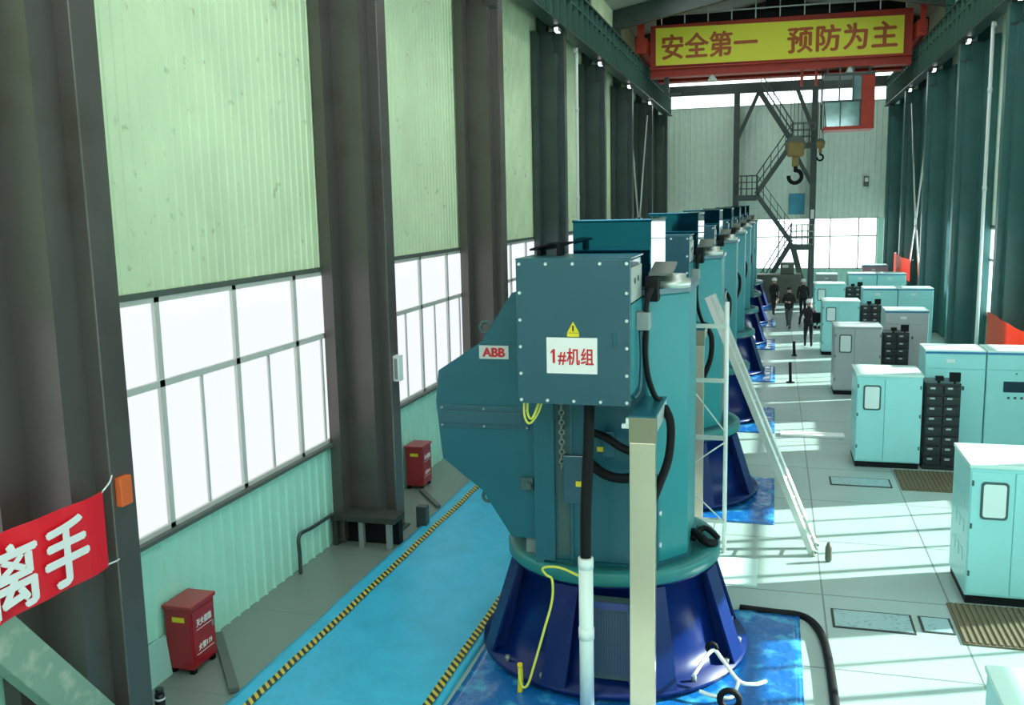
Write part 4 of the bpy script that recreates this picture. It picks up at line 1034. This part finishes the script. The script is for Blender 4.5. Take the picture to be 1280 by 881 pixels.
# ------------------------------------------------------------ people
def person(loc, rz, stride, arm_l, arm_r, label, hat=True, legs='trouser', lean=0., bag=False, head_turn=0.):
    """one skinned body; arm_* = (elbow, wrist) offsets from the shoulder"""
    V = []; E = []; Rr = []; Kd = []
    def add(p, r, par, k):
        V.append(Vector(p)); Rr.append(r); Kd.append(k)
        if par is not None: E.append((par, len(V) - 1))
        return len(V) - 1
    ln = lean
    pel = add((0, 0, .93), .145, None, 'j')
    wa = add((0, -.02 * ln, 1.08), .135, pel, 'j'); chd = add((0, -.12 * ln, 1.28), .165, wa, 'j'); nb = add((0, -.2 * ln, 1.44), .105, chd, 'j')
    nk = add((0, -.24 * ln, 1.50), .058, nb, 's'); hd = add((0, -.28 * ln - .01, 1.60), .088, nk, 's'); ht = add((0, -.30 * ln - .01, 1.70), .078, hd, 'h')
    add((0, -.28 * ln - .115, 1.595), .016, hd, 's')                      # nose
    for s in (-1, 1): add((s * .092, -.28 * ln + .0, 1.60), .018, hd, 's')   # ears
    for s, arm, st in ((-1, arm_l, -stride), (1, arm_r, stride)):
        sh = add((s * .185, -.18 * ln, 1.40), .072, chd, 'j')
        el = add(Vector(V[sh]) + Vector(arm[0]), .052, sh, 'j'); wr = add(Vector(V[el]) + Vector(arm[1]), .036, el, 'j')
        d = Vector(arm[1]).normalized()
        pm = add(V[wr] + d * .07, .034, wr, 's')
        sd = d.cross(Vector((s, .2, .1))).normalized()
        for q, off in enumerate((-.028, -.009, .009, .028)):
            L_ = (.075, .088, .082, .062)[q]
            f1 = add(V[pm] + d * .045 + sd * off, .0095, pm, 's'); add(V[f1] + d * L_ * .6 + Vector((-s * .018, 0, 0)), .0085, f1, 's')
        th = add(V[wr] + d * .045 + sd * -.045, .011, wr, 's'); add(V[th] + d * .045 + sd * -.012, .0095, th, 's')
        hp = add((s * .09, 0, .86), .105, pel, 't')
        kn = add((s * .095, -st * .55 - (.03 if st >= 0 else .02), .49), .070, hp, 't'); ak = add((s * .095, -st + (.0 if st >= 0 else .06), .10 if st >= 0 else .14), .045, kn, 't')
        to = add(V[ak] + Vector((0, -.15, -.055 if st >= 0 else -.085)), .036, ak, 'o'); add(V[ak] + Vector((0, .05, -.05)), .038, ak, 'o')
    me = bpy.data.meshes.new('person'); me.from_pydata([v[:] for v in V], E, [])
    ob = bpy.data.objects.new('tmp', me); COL.objects.link(ob)
    md = ob.modifiers.new('skin', 'SKIN'); md.use_smooth_shade = True
    for i, sv in enumerate(me.skin_vertices[0].data): sv.radius = (Rr[i], Rr[i]); sv.use_root = (i == 0)
    ss = ob.modifiers.new('sub', 'SUBSURF'); ss.levels = 1
    bpy.context.view_layer.update()
    out = bpy.data.meshes.new_from_object(ob.evaluated_get(bpy.context.evaluated_depsgraph_get()))
    bpy.data.objects.remove(ob)
    out.name = 'person'; out.materials.clear()
    order = ['j', 't', 's', 'o', 'h']
    for k in ('jacket', legs, 'skin', 'shoe', 'skin'): out.materials.append(MT[k])
    for p in out.polygons:
        c = p.center; bi = min(range(len(V)), key=lambda i: (V[i] - c).length - Rr[i] * .9)
        p.material_index = order.index(Kd[bi])
    zmin = min(v.co.z for v in out.vertices)
    for v in out.vertices: v.co.z -= zmin
    o = bpy.data.objects.new('person', out); COL.objects.link(o); o.location = loc; o.rotation_euler = (0, 0, rz)
    tag(o, label, 'person')
    hc = Vector((0, -.29 * ln - .01, 1.655 - zmin))
    if hat:
        m = MB(); m.lathe([(.118, 0), (.120, .02), (.116, .07), (.095, .115), (.05, .14), (.012, .146)], (0, 0), 20)
        m.prism([(.10 * math.cos(a), -.05 - .14 * math.sin(a)) for a in [PI * k / 10 for k in range(11)]], 'z', -.005, .012)
        h = m.build('safety_helmet', MT['helmet'], o)
    else:
        m = MB(); m.lathe([(.088, -.02), (.099, .02), (.095, .07), (.07, .105), (.01, .118)], (0, .012), 20)
        h = m.build('hair', MT['hair'], o)
    h.location = hc
    jk = MB(); jk.lathe([(.155, .86 - zmin), (.172, .95 - zmin), (.165, 1.08 - zmin), (.150, 1.10 - zmin)], (0, 0), 18)
    j = jk.build('jacket_hem', MT['jacket'], o); j.scale = (1.12, .86, 1)
    for s in (-1, 1):
        e = MB(); e.cone((s * .034, hc.y - .086, hc.z - .045), (s * .034, hc.y - .094, hc.z - .045), .010, .006, 8); e.build('eye', MT['hair'], o)
    return o
dn = lambda a=.04, b=0.: ((a, b, -.29), (a * .3, b - .05, -.25))
person((.0, 46.3, 0), math.radians(160), .22, ((-.05, .10, -.28), (-.01, .02, -.26)), ((.05, -.12, -.27), (.01, -.10, -.24)), 'person in dark clothes and white helmet walking away at far left of the group')
person((.62, 41.6, 0), math.radians(-12), .24, ((-.06, -.04, -.28), (.14, -.20, .02)), ((.06, -.03, -.28), (-.12, -.22, .02)), 'bareheaded person in dark jacket and grey trousers walking with hands together', hat=False, legs='greytrouser')
person((1.30, 45.6, 0), math.radians(175), .10, ((-.06, .05, -.28), (-.01, -.03, -.26)), ((.06, -.02, -.28), (.01, -.06, -.25)), 'person in dark clothes and white helmet standing behind the bag carrier')
p4 = person((1.25, 36.1, 0), math.radians(185), .12, ((-.10, .02, -.27), (-.02, -.04, -.25)), ((.12, .03, -.26), (.03, -.02, -.25)), 'nearest person in dark clothes and white helmet walking with a black bag')
t = thing('shoulder_bag', 'black bag carried at the side of the nearest walking person', 'bag', (1.56, 36.1, .75)); O = (1.56, 36.1, .75)
MB(O).box(1.36, 1.66, 35.76, 35.93, .92, 1.30).build('body', MT['black'], t, .04)
MB(O).tube([(1.42, 35.85, 1.29), (1.43, 35.92, 1.42), (1.43, 36.06, 1.49), (1.44, 36.2, 1.42), (1.45, 36.24, 1.25)], .014).build('strap', MT['black'], t)
